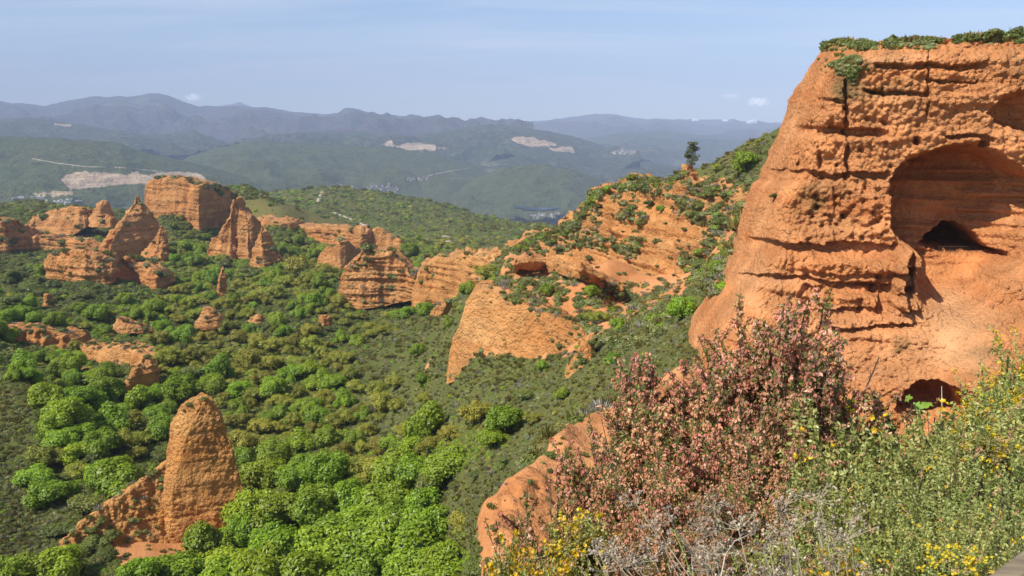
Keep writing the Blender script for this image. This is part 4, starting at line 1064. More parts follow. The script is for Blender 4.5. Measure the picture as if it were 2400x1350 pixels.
for px, py, w in [(1815,458,26),(1935,112,22),(1886,160,10),(1872,182,14),(1955,98,24),(2090,88,26),(2190,92,22),(2250,85,24),(2330,78,60),(2385,76,40),(2280,92,26),(445,948,20),(478,932,22),(430,960,14)]:
    tree('d', px, py, w, rngt, sink=0.1)
TAKEN = [(521,665,70),(115,718,70),(312,765,120),(492,748,100),(602,750,60),(762,752,60),(1035,722,60),(230,842,90),(300,850,110),(345,890,90),(20,820,90),(90,815,90),(150,812,60),(650,680,80),(690,680,70),(240,655,110),(150,650,90),(330,660,80),(300,610,60),(560,610,70),(625,625,80),(800,615,80),(740,585,60),(880,700,110)] + [(px, py, w) for k in 'gyd' for px, py, w in TREES[k]]
for kind, n_more, d0, d1, ylo in (('g', 85, 6, 12, 560), ('y', 115, 5, 12, 560), ('d', 70, 4, 9, 480)):
    got = 0
    for _ in range(6000):
        if got >= n_more: break
        px, py = rngt.uniform(-20, 1560), rngt.uniform(ylo, 1345); near = rngt.random() < 0.5
        if near:
            b_ = TREES[kind][rngt.integers(len(TREES[kind]))]; px, py = b_[0] + rngt.normal(0, 45), b_[1] + 20 + rngt.normal(0, 25)
            if py > 1345 or px > 1030 or kind_base(px, py) in 'hk': continue
        if not near and kind_base(px, py) not in {'g': 'g', 'y': 'yg', 'd': 'd'}[kind]: continue
        loc, nrm, ob = shoot(px, py)
        if loc is None or not ob.startswith('terrain') or loc[1] < 90 or loc[1] > 900 or soil_at(loc) > 0.3: continue
        w = FPX * rngt.uniform(d0, d1) / math.hypot(loc[1], loc[2])
        if any((px - a) ** 2 + (py - w * .38 - b) ** 2 < ((0.24 if near else 0.36) * (w + c)) ** 2 for a, b, c in TAKEN): continue
        tree(kind, px, py - w * 0.38, w, rngt, loc=loc, tall=1.0 if kind != 'd' else 0.85); TAKEN.append((px, py - w * .38, w)); got += 1
label_pending()

# ------------------------------------------------------------------ scrub: one mass of low growth over the slopes
def tuft(name, seed, mat, n, leaf, blade=False, dome=0.75, aspect=0.5):
    rng = np.random.default_rng(seed); B = Bag()
    if blade:
        a = rng.uniform(0, 6.28, n); rr = rng.uniform(0, 0.75, n) ** 0.7
        base = np.stack([np.cos(a) * rr * 0.8, np.sin(a) * rr * 0.8, np.zeros(n) - 0.1], -1)
        tip = base + np.stack([np.cos(a) * 0.35 * rr, np.sin(a) * 0.35 * rr, rng.uniform(0.4, 1.0, n) * dome], -1) + rng.normal(0, 0.10, (n, 3))
        w = unit(np.cross(tip - base, rng.normal(size=(n, 3)))) * leaf
        V = np.stack([base - w * 0.8, base + w * 0.8, (base + tip) / 2 + w + rng.normal(0, .03, (n, 3)), tip], 1).reshape(-1, 3)
        V = np.stack([base - w * .7, (base * .45 + tip * .55) + w, tip, (base * .45 + tip * .55) - w], 1).reshape(-1, 3)
        B.add(V, np.arange(n * 4).reshape(n, 4), np.repeat(rng.uniform(0, 1, n), 4))
    else:
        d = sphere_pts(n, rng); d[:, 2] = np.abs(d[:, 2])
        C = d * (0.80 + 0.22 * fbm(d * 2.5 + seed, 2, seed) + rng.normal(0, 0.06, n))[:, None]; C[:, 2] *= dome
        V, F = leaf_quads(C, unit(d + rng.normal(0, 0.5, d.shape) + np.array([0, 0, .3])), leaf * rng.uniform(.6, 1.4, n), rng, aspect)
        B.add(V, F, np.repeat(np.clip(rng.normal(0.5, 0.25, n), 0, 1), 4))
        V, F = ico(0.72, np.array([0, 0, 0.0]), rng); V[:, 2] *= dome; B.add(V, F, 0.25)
    me = B.mesh(name); me.materials.append(mat); return me
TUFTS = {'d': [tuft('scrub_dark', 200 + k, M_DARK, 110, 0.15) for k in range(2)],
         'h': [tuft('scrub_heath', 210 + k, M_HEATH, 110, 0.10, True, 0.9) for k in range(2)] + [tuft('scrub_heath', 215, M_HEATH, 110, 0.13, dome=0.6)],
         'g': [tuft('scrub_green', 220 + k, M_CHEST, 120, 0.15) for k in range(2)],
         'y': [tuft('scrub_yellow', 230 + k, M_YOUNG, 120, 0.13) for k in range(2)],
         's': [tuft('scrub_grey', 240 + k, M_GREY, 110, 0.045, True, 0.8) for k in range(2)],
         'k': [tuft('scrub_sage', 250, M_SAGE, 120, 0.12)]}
KEYS = [(k, i) for k in 'dhgysk' for i in range(len(TUFTS[k]))]
def scatter(name, pts, scl, rot, idx, label, flat=None):
    """one object of kind stuff: points carrying instances of the tuft meshes"""
    pts = np.asarray(pts, np.float32)
    me = bpy.data.meshes.new(name); me.vertices.add(len(pts)); me.vertices.foreach_set('co', pts.ravel())
    add_attr(me, 'size', scl); add_attr(me, 'turn', rot)
    a = me.attributes.new('pick', 'INT', 'POINT'); a.data.foreach_set('value', np.asarray(idx, np.int32))
    ng = bpy.data.node_groups.new(name + '_growth', 'GeometryNodeTree')
    ng.interface.new_socket('Geometry', in_out='INPUT', socket_type='NodeSocketGeometry')
    ng.interface.new_socket('Geometry', in_out='OUTPUT', socket_type='NodeSocketGeometry')
    N, L = ng.nodes, ng.links
    gi = N.new('NodeGroupInput'); go = N.new('NodeGroupOutput'); join = N.new('GeometryNodeJoinGeometry')
    def named(nm, t):
        x = N.new('GeometryNodeInputNamedAttribute'); x.data_type = t; x.inputs['Name'].default_value = nm; return x.outputs['Attribute']
    rotn = N.new('ShaderNodeCombineXYZ'); L.new(named('turn', 'FLOAT'), rotn.inputs['Z'])
    for j, (k, i) in enumerate(KEYS):
        if not (np.asarray(idx) == j).any(): continue
        pr = bpy.data.objects.get(f'proto_{k}{i}') or bpy.data.objects.new(f'proto_{k}{i}', TUFTS[k][i])
        oi = N.new('GeometryNodeObjectInfo'); oi.inputs['Object'].default_value = pr; oi.transform_space = 'ORIGINAL'
        cmp_ = N.new('FunctionNodeCompare'); cmp_.data_type = 'INT'; cmp_.operation = 'EQUAL'; cmp_.inputs[3].default_value = j
        L.new(named('pick', 'INT'), cmp_.inputs[2])
        ip = N.new('GeometryNodeInstanceOnPoints')
        L.new(gi.outputs[0], ip.inputs['Points']); L.new(cmp_.outputs[0], ip.inputs['Selection'])
        L.new(oi.outputs['Geometry'], ip.inputs['Instance']); L.new(rotn.outputs[0], ip.inputs['Rotation']); L.new(named('size', 'FLOAT'), ip.inputs['Scale'])
        L.new(ip.outputs[0], join.inputs[0])
    L.new(join.outputs[0], go.inputs[0])
    o = link(name, me, None, label=label, kind='stuff')
    md = o.modifiers.new('growth', 'NODES'); md.node_group = ng
    return o
MIX = {'d': 'ddddddddgh', 'h': 'hhhhhhhdks', 'g': 'ggggdyg', 'y': 'yyyyygk', 's': 'sskh', 'k': 'hkksdh'}
def kind_at(px, py, rng):
    py = min(max(py + rng.normal(0, 16), 400), 1349); px = px + rng.normal(0, 22)
    row = ROWS[int(py // 50) * 50]; k = row[0][1]
    for x, t in row:
        if px >= x: k = t
    if py < 560 and 620 < px < 1300: k = 'd' if rng.random() < 0.75 else 'y'
    return MIX[k][rng.integers(len(MIX[k]))]
rngs = np.random.default_rng(23)
sp, ss_, sr, si = [], [], [], []
def put(loc, kind, r):
    sp.append(loc); ss_.append(r); sr.append(rngs.uniform(0, 6.28)); c = [j for j, (k, i) in enumerate(KEYS) if k == kind]; si.append(c[rngs.integers(len(c))])
SIZE = {'d': 1.15, 'h': 0.85, 'g': 1.15, 'y': 1.1, 's': 0.85, 'k': 0.9}
_cx, _cy = np.meshgrid(np.arange(0, 1840, 4), np.arange(300, 1400, 4))
_CL = smooth(-0.30, 0.20, fbm(np.stack([_cx / 30.0, _cy / 22.0, 0 * _cx + 4.4], -1), 3, 88))
def clump(px, py): return float(_CL[min(max(int((py - 300) / 4), 0), 274), min(max(int(px / 4), 0), 459)])
GREEN_ON_ROCK = [([(1170,585),(1260,545),(1340,510),(1395,432),(1500,415),(1610,395),(1700,360),(1810,310),(1810,420),(1700,450),(1600,470),(1470,452),(1410,470),(1400,540),(1420,600),(1330,590),(1250,590)], 1.0),
 ([(1450,470),(1520,470),(1500,530),(1455,525)], 0.8), ([(1560,455),(1720,430),(1760,470),(1730,540),(1660,600),(1640,520),(1580,500)], 0.9),
 ([(1430,560),(1510,560),(1500,610),(1450,600)], 0.5), ([(1590,590),(1720,580),(1690,690),(1600,660)], 0.9),
 ([(1190,625),(1440,665),(1560,660),(1640,690),(1560,790),(1420,880),(1340,850),(1400,780),(1300,740),(1200,705),(1130,690)], 1.0),
 ([(1240,690),(1330,720),(1400,800),(1420,870),(1350,860),(1300,800)], 0.35), ([(1040,890),(1300,850),(1420,870),(1420,940),(1040,940)], 0.8)]
N_SCRUB = 62000
for _ in range(N_SCRUB):
    px = rngs.uniform(-60, 1830); py = rngs.uniform(330, 1400)
    loc, nrm, ob = shoot(px, py)
    if loc is None or loc[1] < 20: continue
    Y = loc[1]
    bare = soil_at(loc) > 0.35 or not ob.startswith('terrain')
    if bare:
        pr = 0.02 if ob.startswith('terrain') else 0.0
        if ob.startswith(('terrain', 'ridge_face', 'rock_slab', 'rock_ledge')):
            jx, jy = px + rngs.normal(0, 9), py + rngs.normal(0, 9)
            for poly, q in GREEN_ON_ROCK:
                if pt_in(jx, jy, poly): pr = max(pr, q * clump(px, py))
        elif ob.startswith('cliff') and py < 118 and px > 1930: pr = 0.9
        elif ob.startswith('rock_mesa') and px > 480 and py < 440 + (px - 480) * 0.35: pr = 1.0
        elif ob.startswith('rock_') and nrm[2] > 0.8: pr = 0.5
        if rngs.random() > pr: continue
    heathtop = pt_in(px, py, [(548,462),(640,470),(760,505),(840,535),(700,538),(610,520),(556,500)])
    k = 'h' if heathtop else kind_at(px, py, rngs) if not bare else 'hhkds'[rngs.integers(5)]
    r = Y / 887.0 * rngs.uniform(1.9, 3.2 + 2.6 * clump(px * 1.7 % 1800, py)) * SIZE[k]
    if heathtop:
        if rngs.random() < 0.6: continue
        r *= 0.35
    slope_heath = pt_in(px, py, [(1040,700),(1100,690),(1050,890),(1300,880),(1480,800),(1620,740),(1560,850),(1440,940),(1120,1200),(1040,1260),(1040,1130),(1240,990),(1100,960),(1000,960),(820,1040),(830,900),(930,790)])
    if slope_heath: r *= rngs.uniform(.55, 1.05)
    if slope_heath and k in 'gyd' and rngs.random() < .7: k = 'hks'[rngs.integers(3)]
    if Y > 1000: r *= 0.62
    if Y < 110: r *= 1.0
    if bare: r *= rngs.uniform(0.6, 1.5)
    put(loc - np.array([0, 0, r * 0.12]), k, r)
for _ in range(1800):
    tpx = rngs.uniform(700, 1750); Y = rngs.uniform(28, 100); X = (tpx - 1200) / FPX * Y; z = float(ground_z(np.array([X]), np.array([Y]))[0])
    if soil_at(np.array([X, Y, z])) > .3: continue
    put(np.array([X, Y, z - .1]), 'hhkds'[rngs.integers(5)], rngs.uniform(.35, .8))
# the same growth goes on where the photograph does not look
for _ in range(7000):
    tpx = rngs.uniform(-400, 2800); Y = math.exp(rngs.uniform(math.log(90), math.log(2400))); X = (tpx - 1200) / FPX * Y
    if 1750 < tpx and Y < 140: continue
    z = float(ground_z(np.array([X]), np.array([Y]))[0]); k = 'dhgyhd'[rngs.integers(6)]
    r = Y / 887.0 * rngs.uniform(3.0, 4.6); put(np.array([X, Y, z - r * .1]), k, r)
for _ in range(300):
    px = rngs.uniform(1925, 2420); py = float(np.interp(px, [1900,1950,2000,2060,2130,2200,2300,2400,2750], [112,94,101,102,97,92,86,80,66])) + rngs.uniform(-3, 26) * rngs.random() ** 1.6
    if rngs.random() < smooth(-0.1, 0.3, vnoise(np.array([[px / 40, 3.3, 1.7]]), 5))[0] * 0.7: continue
    loc, nrm, ob = shoot(px, py)
    if loc is None or not ob.startswith('cliff') or loc[1] > 112: continue
    put(loc + np.array([0, .15, -0.1]), 'dddkh'[rngs.integers(5)], rngs.uniform(.2, .9) ** 1.3 * 1.15)
CREST = [(1185,592),(1230,570),(1262,552),(1330,532),(1372,496),(1396,450),(1440,436),(1500,426),(1560,414),(1600,402)]
for _ in range(520):
    t = rngs.uniform(0, len(CREST) - 1.001); i = int(t); f = t - i
    px = CREST[i][0] * (1 - f) + CREST[i + 1][0] * f; py = CREST[i][1] * (1 - f) + CREST[i + 1][1] * f + abs(rngs.normal(0, 9)) - 1
    loc, nrm, ob = shoot(px + rngs.normal(0, 4), py)
    if loc is None or loc[1] > 420: continue
    put(loc + np.array([0, .5, -0.2]), 'dhkhdg'[rngs.integers(6)], rngs.uniform(.7, 1.9))
for poly, n_ in [([(1200,640),(1440,672),(1560,672),(1640,700),(1560,780),(1430,850),(1400,790),(1300,735),(1200,700),(1135,690)], 900), ([(1455,470),(1525,468),(1505,535),(1455,525)], 90), ([(1560,455),(1720,430),(1760,470),(1730,540),(1670,590),(1640,520),(1580,500)], 280), ([(1260,550),(1400,470),(1410,560),(1430,600),(1340,590)], 110), ([(1430,560),(1515,560),(1500,612),(1450,600)], 90), ([(1595,590),(1720,580),(1690,690),(1605,660)], 220)]:
    xs_ = [p[0] for p in poly]; ys_ = [p[1] for p in poly]
    for _ in range(n_):
        px, py = rngs.uniform(min(xs_), max(xs_)), rngs.uniform(min(ys_), max(ys_))
        if not pt_in(px, py, poly) or rngs.random() > clump(px, py) + .12: continue
        loc, nrm, ob = shoot(px, py)
        if loc is None or loc[1] > 420 or loc[1] < 100: continue
        put(loc - np.array([0, 0, .2]), 'dhkhdkgs'[rngs.integers(8)], rngs.uniform(.6, 1.7))
for cx, cy_, n_, sx, sy in [(1978,148,45,22,12),(1995,175,25,8,14),(1940,112,14,10,6)]:
    for _ in range(n_):
        loc, nrm, ob = shoot(cx + rngs.normal(0, sx), cy_ + rngs.normal(0, sy))
        if loc is not None and ob.startswith('cliff'): put(loc, 'kdh'[rngs.integers(3)], rngs.uniform(.25, .6))
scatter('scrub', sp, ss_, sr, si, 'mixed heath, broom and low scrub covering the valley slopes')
print('SCRUB', len(sp))
# ------------------------------------------------------------------ foreground plants on the lookout slope
def simple_leaf(name, c0, c1, trans=0.2, vary=0.2): return leaf_material(name, c0, c1, trans, vary)
M_STEM = simple_leaf('heath_stem', (0.10, 0.070, 0.045), (0.22, 0.16, 0.11), 0.0)
M_NEEDLE = simple_leaf('heath_needles', (0.095, 0.120, 0.020), (0.26, 0.28, 0.066), 0.25)
M_BELL = simple_leaf('heath_bells', (0.50, 0.20, 0.085), (0.86, 0.49, 0.30), 0.35)
M_SHRUB = simple_leaf('shrub_leaves', (0.15, 0.185, 0.030), (0.46, 0.48, 0.15), 0.30)
M_SPENT = simple_leaf('spent_flowers', (0.42, 0.21, 0.09), (0.66, 0.44, 0.24), 0.2)
M_DEAD = simple_leaf('dead_stalks', (0.34, 0.28, 0.17), (0.60, 0.51, 0.36), 0.05)
M_HEAD = simple_leaf('dead_heads', (0.18, 0.14, 0.095), (0.46, 0.37, 0.27), 0.05)
M_SAPL = simple_leaf('sapling_leaves', (0.16, 0.30, 0.03), (0.30, 0.46, 0.06), 0.4)

def sprig_leaves(P, D, n, length, size, width, rng, splay=0.75):
    """n narrow leaves along each sprig (start P, direction D)"""
    m_ = len(P); t = rng.uniform(0.15, 1.0, (m_, n, 1))
    C = P[:, None] + D[:, None] * t * length
    out = unit(rng.normal(size=(m_, n, 3)))
    ax = unit(D[:, None] + splay * out)
    w = unit(np.cross(ax, rng.normal(size=(m_, n, 3)))) * width
    L = size * rng.uniform(0.6, 1.3, (m_, n, 1))
    V = np.stack([C, C + ax * L * 0.5 + w, C + ax * L, C + ax * L * 0.5 - w], 2)
    N = m_ * n
    return V.reshape(-1, 3), np.arange(N * 4).reshape(N, 4)
def heath_parts(seed, n_stem=44, per=15, thin=1.0):
    """tree heath one unit tall: stems, needle sprigs, drooping flower bells"""
    rng = np.random.default_rng(seed); S, L, B = Bag(), Bag(), Bag()
    P, D = [], []
    for k in range(n_stem):
        a = rng.uniform(0, 6.28); rr = rng.uniform(0.03, 0.30) ; top = rng.uniform(0.62, 1.0) * (1 - 0.9 * rr)
        x, y = math.cos(a) * rr, math.sin(a) * rr
        t = np.linspace(0, 1, 7)[:, None]
        path = np.concatenate([x * t ** 1.3, y * t ** 1.3, top * t], 1) + np.concatenate([rng.normal(0, 0.008, (7, 2)).cumsum(0), np.zeros((7, 1))], 1)
        path[:, :2] += rng.uniform(-0.05, 0.05, 2)
        V, F = tube(path, np.linspace(0.0055, 0.0016, 7), 4); S.add(V, F, rng.uniform(0, 1))
        for j in range(per):
            u = rng.uniform(0.32, 1.0) ** 0.8 * 5.99; i = int(u); q = path[i] + (path[i + 1] - path[i]) * (u - i)
            d = unit(np.array([rng.normal(0, 0.55), rng.normal(0, 0.55), 1.0])); ln = rng.uniform(0.05, 0.11)
            P.append(q); D.append(d * ln)
            V, F = tube(np.stack([q, q + d * ln * .5, q + d * ln]), [0.002, 0.0016, 0.0008], 3); S.add(V, F, rng.uniform(0, .6))
    P = np.array(P); D = np.array(D)
    V, F = sprig_leaves(P, D, 34, 1.0, 0.016, 0.0022, rng, 0.8); L.add(V, F, np.repeat(rng.uniform(0, 1, len(F)), 4))
    # flowers: most sprigs carry two or three drooping clusters
    keep = rng.random(len(P)) < 0.84 * thin
    Q = []
    for u in (0.35, 0.6, 0.85, 1.0):
        sel = keep & (rng.random(len(P)) < 0.9); Q.append(P[sel] + D[sel] * u)
    Q = np.concatenate(Q); m_ = len(Q); nb_ = 5
    out = unit(rng.normal(size=(m_, nb_, 3)) * np.array([1, 1, 0.35]) + np.array([0, 0, -0.25]))
    c0 = np.repeat(Q[:, None], nb_, 1) + out * 0.004
    ax = unit(out + np.array([0, 0, -0.7])); ln = rng.uniform(0.011, 0.019, (m_, nb_, 1))
    w = unit(np.cross(ax, rng.normal(size=(m_, nb_, 3)))); w2 = np.cross(ax, w)
    for ww in (w, w2):
        V = np.stack([c0, c0 + ax * ln * .55 + ww * .0044, c0 + ax * ln, c0 + ax * ln * .55 - ww * .0044], 2).reshape(-1, 3)
        tint = np.repeat(np.clip(rng.normal(0.5, 0.25, m_), 0, 1), nb_ * 4)
        B.add(V, np.arange(m_ * nb_ * 4).reshape(-1, 4), tint)
    ms = S.mesh('heath_stems', True); ml = L.mesh('heath_needles'); mb = B.mesh('heath_bells')
    ms.materials.append(M_STEM); ml.materials.append(M_NEEDLE); mb.materials.append(M_BELL)
    return [('stems', ms), ('foliage', ml), ('flowers', mb)]
def petals(C, N, r, rng, n=5):
    """open five-petalled flowers at C facing N"""
    m_ = len(C); t = unit(np.cross(N, rng.normal(size=(m_, 3)))); b = np.cross(N, t); B = []
    for k in range(n):
        a = 2 * np.pi * k / n; d = t * math.cos(a) + b * math.sin(a); s = -t * math.sin(a) + b * math.cos(a)
        B.append(np.stack([C, C + d * r * .6 + s * r * .42 + N * r * .25, C + d * r + N * r * .45, C + d * r * .6 - s * r * .42 + N * r * .25], 1))
    V = np.concatenate(B).reshape(-1, 3)
    return V, np.arange(len(V)).reshape(-1, 4)
def shrub_parts(seed, n_sprig=230, flowers=16, spent=25, leaf=0.030, wide=0.7, mat=None, per=26, flower_r=0.017, cz=0.0, rz=1.0, dl=0.15):
    """leafy shrub one unit tall: stems, leaves, yellow flowers, spent flowers"""
    rng = np.random.default_rng(seed); S, L, B, E = Bag(), Bag(), Bag(), Bag()
    d = sphere_pts(n_sprig, rng); d[:, 2] = np.abs(d[:, 2]) * 1.0 + 0.05; d = unit(d)
    bump_ = 1 + 0.22 * fbm(d * 2.2 + seed, 3, seed)
    R_ = np.stack([d[:, 0] * wide, d[:, 1] * wide, d[:, 2] * rz], 1) * bump_[:, None] * rng.uniform(0.72 if cz == 0 else 0.3, 1.0, (n_sprig, 1)); R_[:, 2] += cz
    D = unit(d * np.array([.6, .6, 1]) + np.array([0, 0, .55]) + rng.normal(0, .25, d.shape)) * dl
    for k in range(0, n_sprig, 3):
        e = R_[k] + D[k] * .3; s = np.array([R_[k][0] * .25, R_[k][1] * .25, -0.05])
        V, F = tube(np.stack([s, s * .5 + e * .5 + rng.normal(0, .03, 3), e]), [0.008, 0.005, 0.002], 4); S.add(V, F, rng.uniform(0, 1))
    V, F = sprig_leaves(R_ - D * .4, D, per, 1.15, leaf, leaf * 0.25, rng, 0.9)
    L.add(V, F, np.repeat(np.clip(np.repeat(rng.normal(0.5, .15, n_sprig), per) + rng.normal(0, .2, len(F)), 0, 1), 4))
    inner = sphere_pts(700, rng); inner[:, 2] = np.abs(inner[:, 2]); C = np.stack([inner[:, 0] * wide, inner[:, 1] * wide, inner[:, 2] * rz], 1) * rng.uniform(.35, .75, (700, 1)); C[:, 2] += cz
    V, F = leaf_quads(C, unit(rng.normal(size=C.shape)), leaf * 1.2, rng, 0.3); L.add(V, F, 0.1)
    parts = []
    tips = R_ + D * 0.9
    up = tips[:, 2] > (0.25 if flowers < 50 else cz + 0.15 * rz)
    if flowers:
        i = rng.choice(np.nonzero(up)[0], min(flowers, up.sum()), replace=False)
        q_ = 3 if flowers < 50 else 8; C = np.repeat(tips[i], q_, 0) + rng.normal(0, .024 if cz == 0 else flower_r * 1.1, (len(i) * q_, 3)); N = unit(rng.normal(0, .5, C.shape) + np.array([-.3, -.6, .6]))
        V, F = petals(C, N, flower_r, rng); B.add(V, F, np.repeat(rng.uniform(0, 1, len(F)), 4))
    if spent:
        i = rng.choice(np.nonzero(up)[0], min(spent, up.sum()), replace=False)
        P2 = np.repeat(tips[i], 3, 0) + rng.normal(0, .02 if cz == 0 else .009, (len(i) * 3, 3))
        V, F = sprig_leaves(P2, unit(rng.normal(0, .4, P2.shape) + np.array([0, 0, 1])) * .02, 7, 1.0, 0.022 if cz == 0 else .010, 0.005 if cz == 0 else .0024, rng, 0.9)
        E.add(V, F, np.repeat(rng.uniform(0, 1, len(F)), 4))
    ms = S.mesh('shrub_stems', True); ms.materials.append(M_STEM)
    ml = L.mesh('shrub_leaves'); ml.materials.append(mat or M_SHRUB)
    parts = [('stems', ms), ('foliage', ml)]
    if flowers: mb = B.mesh('shrub_flowers'); mb.materials.append(M_YELLOW); parts.append(('flowers', mb))
    if spent: me_ = E.mesh('spent_flowers'); me_.materials.append(M_SPENT); parts.append(('spent_flowers', me_))
    return parts
def dead_parts(seed, n=42):
    """clump of dry leaning stalks with grey seed heads, one unit tall"""
    rng = np.random.default_rng(seed); S, H = Bag(), Bag()
    for k in range(n):
        b0 = np.array([rng.uniform(-.22, .22), rng.uniform(-.22, .22), -0.1])
        tip = b0 + np.array([rng.uniform(-.50, .05), rng.uniform(-.15, .2), rng.uniform(.55, 1.05)])
        mid = (b0 + tip) / 2 + np.array([rng.uniform(0, .10), 0, rng.uniform(0, .06)])
        path = np.stack([b0, (b0 + mid) / 2 + np.array([.015, 0, .01]), mid, (mid + tip) / 2 + np.array([-.01, 0, .015]), tip])
        V, F = tube(path, np.linspace(0.0032, 0.0018, 5), 4); S.add(V, F, rng.uniform(0, 1))
        if rng.random() < 0.62:
            for j in range(rng.integers(7, 13)):
                c = tip + np.array([rng.normal(0, .035), rng.normal(0, .035), rng.uniform(0.0, .045)])
                V, F = tube(np.stack([tip, c]), [0.0014, 0.001], 3); S.add(V, F, .3)
                q = c + rng.normal(0, .006, (9, 3)); N = unit(q - c + rng.normal(0, .002, q.shape))
                V, F = leaf_quads(q, N, 0.0052, rng, 0.8); H.add(V, F, np.repeat(rng.uniform(0, 1, 9), 4))
    ms = S.mesh('dead_stalks', True); ms.materials.append(M_DEAD); mh = H.mesh('dead_heads'); mh.materials.append(M_HEAD)
    return [('stalks', ms), ('seed_heads', mh)]
HEATH = [heath_parts(300 + k) for k in range(3)]; HEATH_THIN = heath_parts(310, 12, 12, 0.8)
SHRUBS = [shrub_parts(320 + k, flowers=7, spent=8 + 22 * (k == 2)) for k in range(3)]
GORSE = [shrub_parts(330 + k, 190, 55, 40, leaf=0.015, wide=0.15, flower_r=0.0085, cz=0.80, rz=0.17, dl=0.06) for k in range(2)]
BROOM = shrub_parts(340, 420, 150, 10, leaf=0.014, wide=0.24, flower_r=0.0058, cz=0.52, rz=0.42, dl=0.08)
DEAD = [dead_parts(350 + k) for k in range(3)]
rngf = np.random.default_rng(41)
def plant(name, protos, px, py_top, Y, label, cat, group, wide=1.0, lean=0.0, dz=0.0):
    """a plant whose top shows at a pixel, standing on the slope Y metres ahead"""
    t = at(px, py_top, Y)
    gz = float(ground_z(np.array([t[0]]), np.array([t[1]]))[0]) + dz
    h = max(0.3, t[2] - gz)
    root = bpy.data.objects.new(name, None); COL.objects.link(root)
    root.location = (t[0], t[1], gz); root.scale = (h * wide, h * wide, h); root.empty_display_size = 0.2
    root.rotation_euler = (0, lean, rngf.uniform(0, 6.28) if lean == 0 else rngf.uniform(-.4, .4))
    root['label'] = label; root['category'] = cat; root['group'] = group
    pr = protos[rngf.integers(len(protos))] if isinstance(protos[0], list) else protos
    for nm, me in pr:
        c = bpy.data.objects.new(nm, me); COL.objects.link(c); c.parent = root
        if nm in ('spent_flowers', 'flowers', 'foliage', 'seed_heads'): c['kind'] = 'stuff'
    return root
HB = [(1850,648,7.6,1.0,'tallest pink flowered heath bush, reaching highest against the cliff'),
 (1790,735,7.2,1.0,'pink heath bush just left of the tallest one'),
 (1900,760,7.4,.9,'pink heath bush just right of the tallest one'),
 (1700,830,6.8,1.0,'pink heath bush before the dark foot of the cliff'),
 (1560,792,7.0,.75,'slender pink heath bush in front of the rock nose'),
 (1515,872,6.6,.75,'pink heath bush at the top of the orange spur'),
 (1590,905,6.2,1.0,'pink heath bush below the slender one'),
 (1820,900,6.2,1.0,'pink heath bush with dark green gaps in mid thicket'),
 (1475,975,6.0,.75,'pink heath bush overhanging the orange spur'),
 (1540,1000,5.6,1.0,'broad pink heath bush in the middle of the thicket'),
 (1680,985,5.6,1.0,'densely flowered pink heath bush in the thicket centre'),
 (1870,1010,5.6,.9,'pink heath bush next to the grey green shrubs'),
 (1440,1075,5.2,.7,'pink heath bush low on the orange spur'),
 (1530,1100,4.8,.8,'pink heath bush above the left yellow flowers'),
 (1620,1095,4.6,.9,'pink heath bush in the lower thicket'),
 (1760,1100,4.6,.9,'pink heath bush behind the dead flower heads'),
 (1560,1210,3.9,.9,'pink heath bush at the bottom, right of the yellow flowers'),
 (1680,1210,3.8,.9,'pink heath bush at the bottom, left of the dead heads'),
 (1490,1190,4.3,.7,'pink heath bush right behind the yellow flowers'),
 (1815,690,7.9,.9,'pink heath bush behind the tallest one'),(1870,720,7.0,.9,'pink heath bush in front of the tallest one'),(1740,790,7.4,.9,'pink heath bush between the tall ones and the rock nose'),
 (1650,880,6.6,.9,'pink heath bush beneath the rock nose'),(1750,900,6.4,.9,'pink heath bush under the tall group'),(1530,930,6.2,.9,'pink heath bush on the upper left of the thicket'),(1620,1000,5.4,.9,'pink heath bush in the thick middle, left of centre'),
 (1760,1010,5.2,.9,'pink heath bush in the thick middle, right of centre'),(1510,1045,5.2,.8,'pink heath bush on the left flank of the thicket'),(1570,1110,4.5,.9,'pink heath bush in the lower left thicket'),(1690,1110,4.4,.9,'pink heath bush in the lower right thicket'),(1910,880,6.8,.8,'pink heath bush touching the bare cliff foot'),
 (1840,1130,4.4,.8,'pink heath bush at the right end of the lower thicket')]
for px, py, Y, wd, lab in HB: plant('heath_bush', HEATH, px - 18, py - 22, Y, lab, 'heath', 'pink heath bushes on the lookout slope', wd)
for px, py, Y, wd, lab in [(1330,1035,6.2,.8,'thin twiggy heath bush standing before the orange spur'),(1285,1090,5.6,.8,'bare looking heath bush at the left of the thicket'),(1360,1120,5.0,.8,'sparse heath bush left of the thicket'),(1265,1175,4.8,.7,'small thin heath bush above the leftmost yellow flowers')]:
    plant('heath_bush', HEATH_THIN, px, py, Y, lab, 'heath', 'thin heath bushes on the orange spur', wd)
k = 0
SH_ROWS = [('far row', [(1945,1000,6.6),(2060,1005,6.8),(2170,1010,7.0),(2280,990,7.2),(2390,960,7.4)]), ('second row', [(1900,1050,5.5),(2010,1035,5.6),(2120,1035,5.7),(2230,1020,5.8),(2340,1000,6.0),(2450,990,6.2)]),
 ('third row', [(1930,1120,4.6),(2050,1110,4.6),(2170,1100,4.7),(2290,1080,4.8),(2410,1070,5.0)]), ('fourth row', [(1990,1190,3.9),(2110,1180,3.9),(2230,1165,4.0),(2350,1150,4.1),(2460,1140,4.2)]),
 ('front row', [(1930,1275,3.3),(2050,1265,3.3),(2170,1250,3.35),(2290,1235,3.4),(2400,1225,3.5)])]
for rw, L in SH_ROWS:
    for i, (px, py, Y) in enumerate(L):
        w = 'leftmost' if i == 0 else ('rightmost' if i == len(L) - 1 else ORD[i] + ' from left')
        plant('leafy_shrub', SHRUBS, px + rngf.uniform(-15, 15), py + rngf.uniform(-12, 12), Y, f'grey green leafy shrub, {w} in the {rw} below the cliff', 'shrub', 'grey green shrubs below the cliff', rngf.uniform(.8, .98))
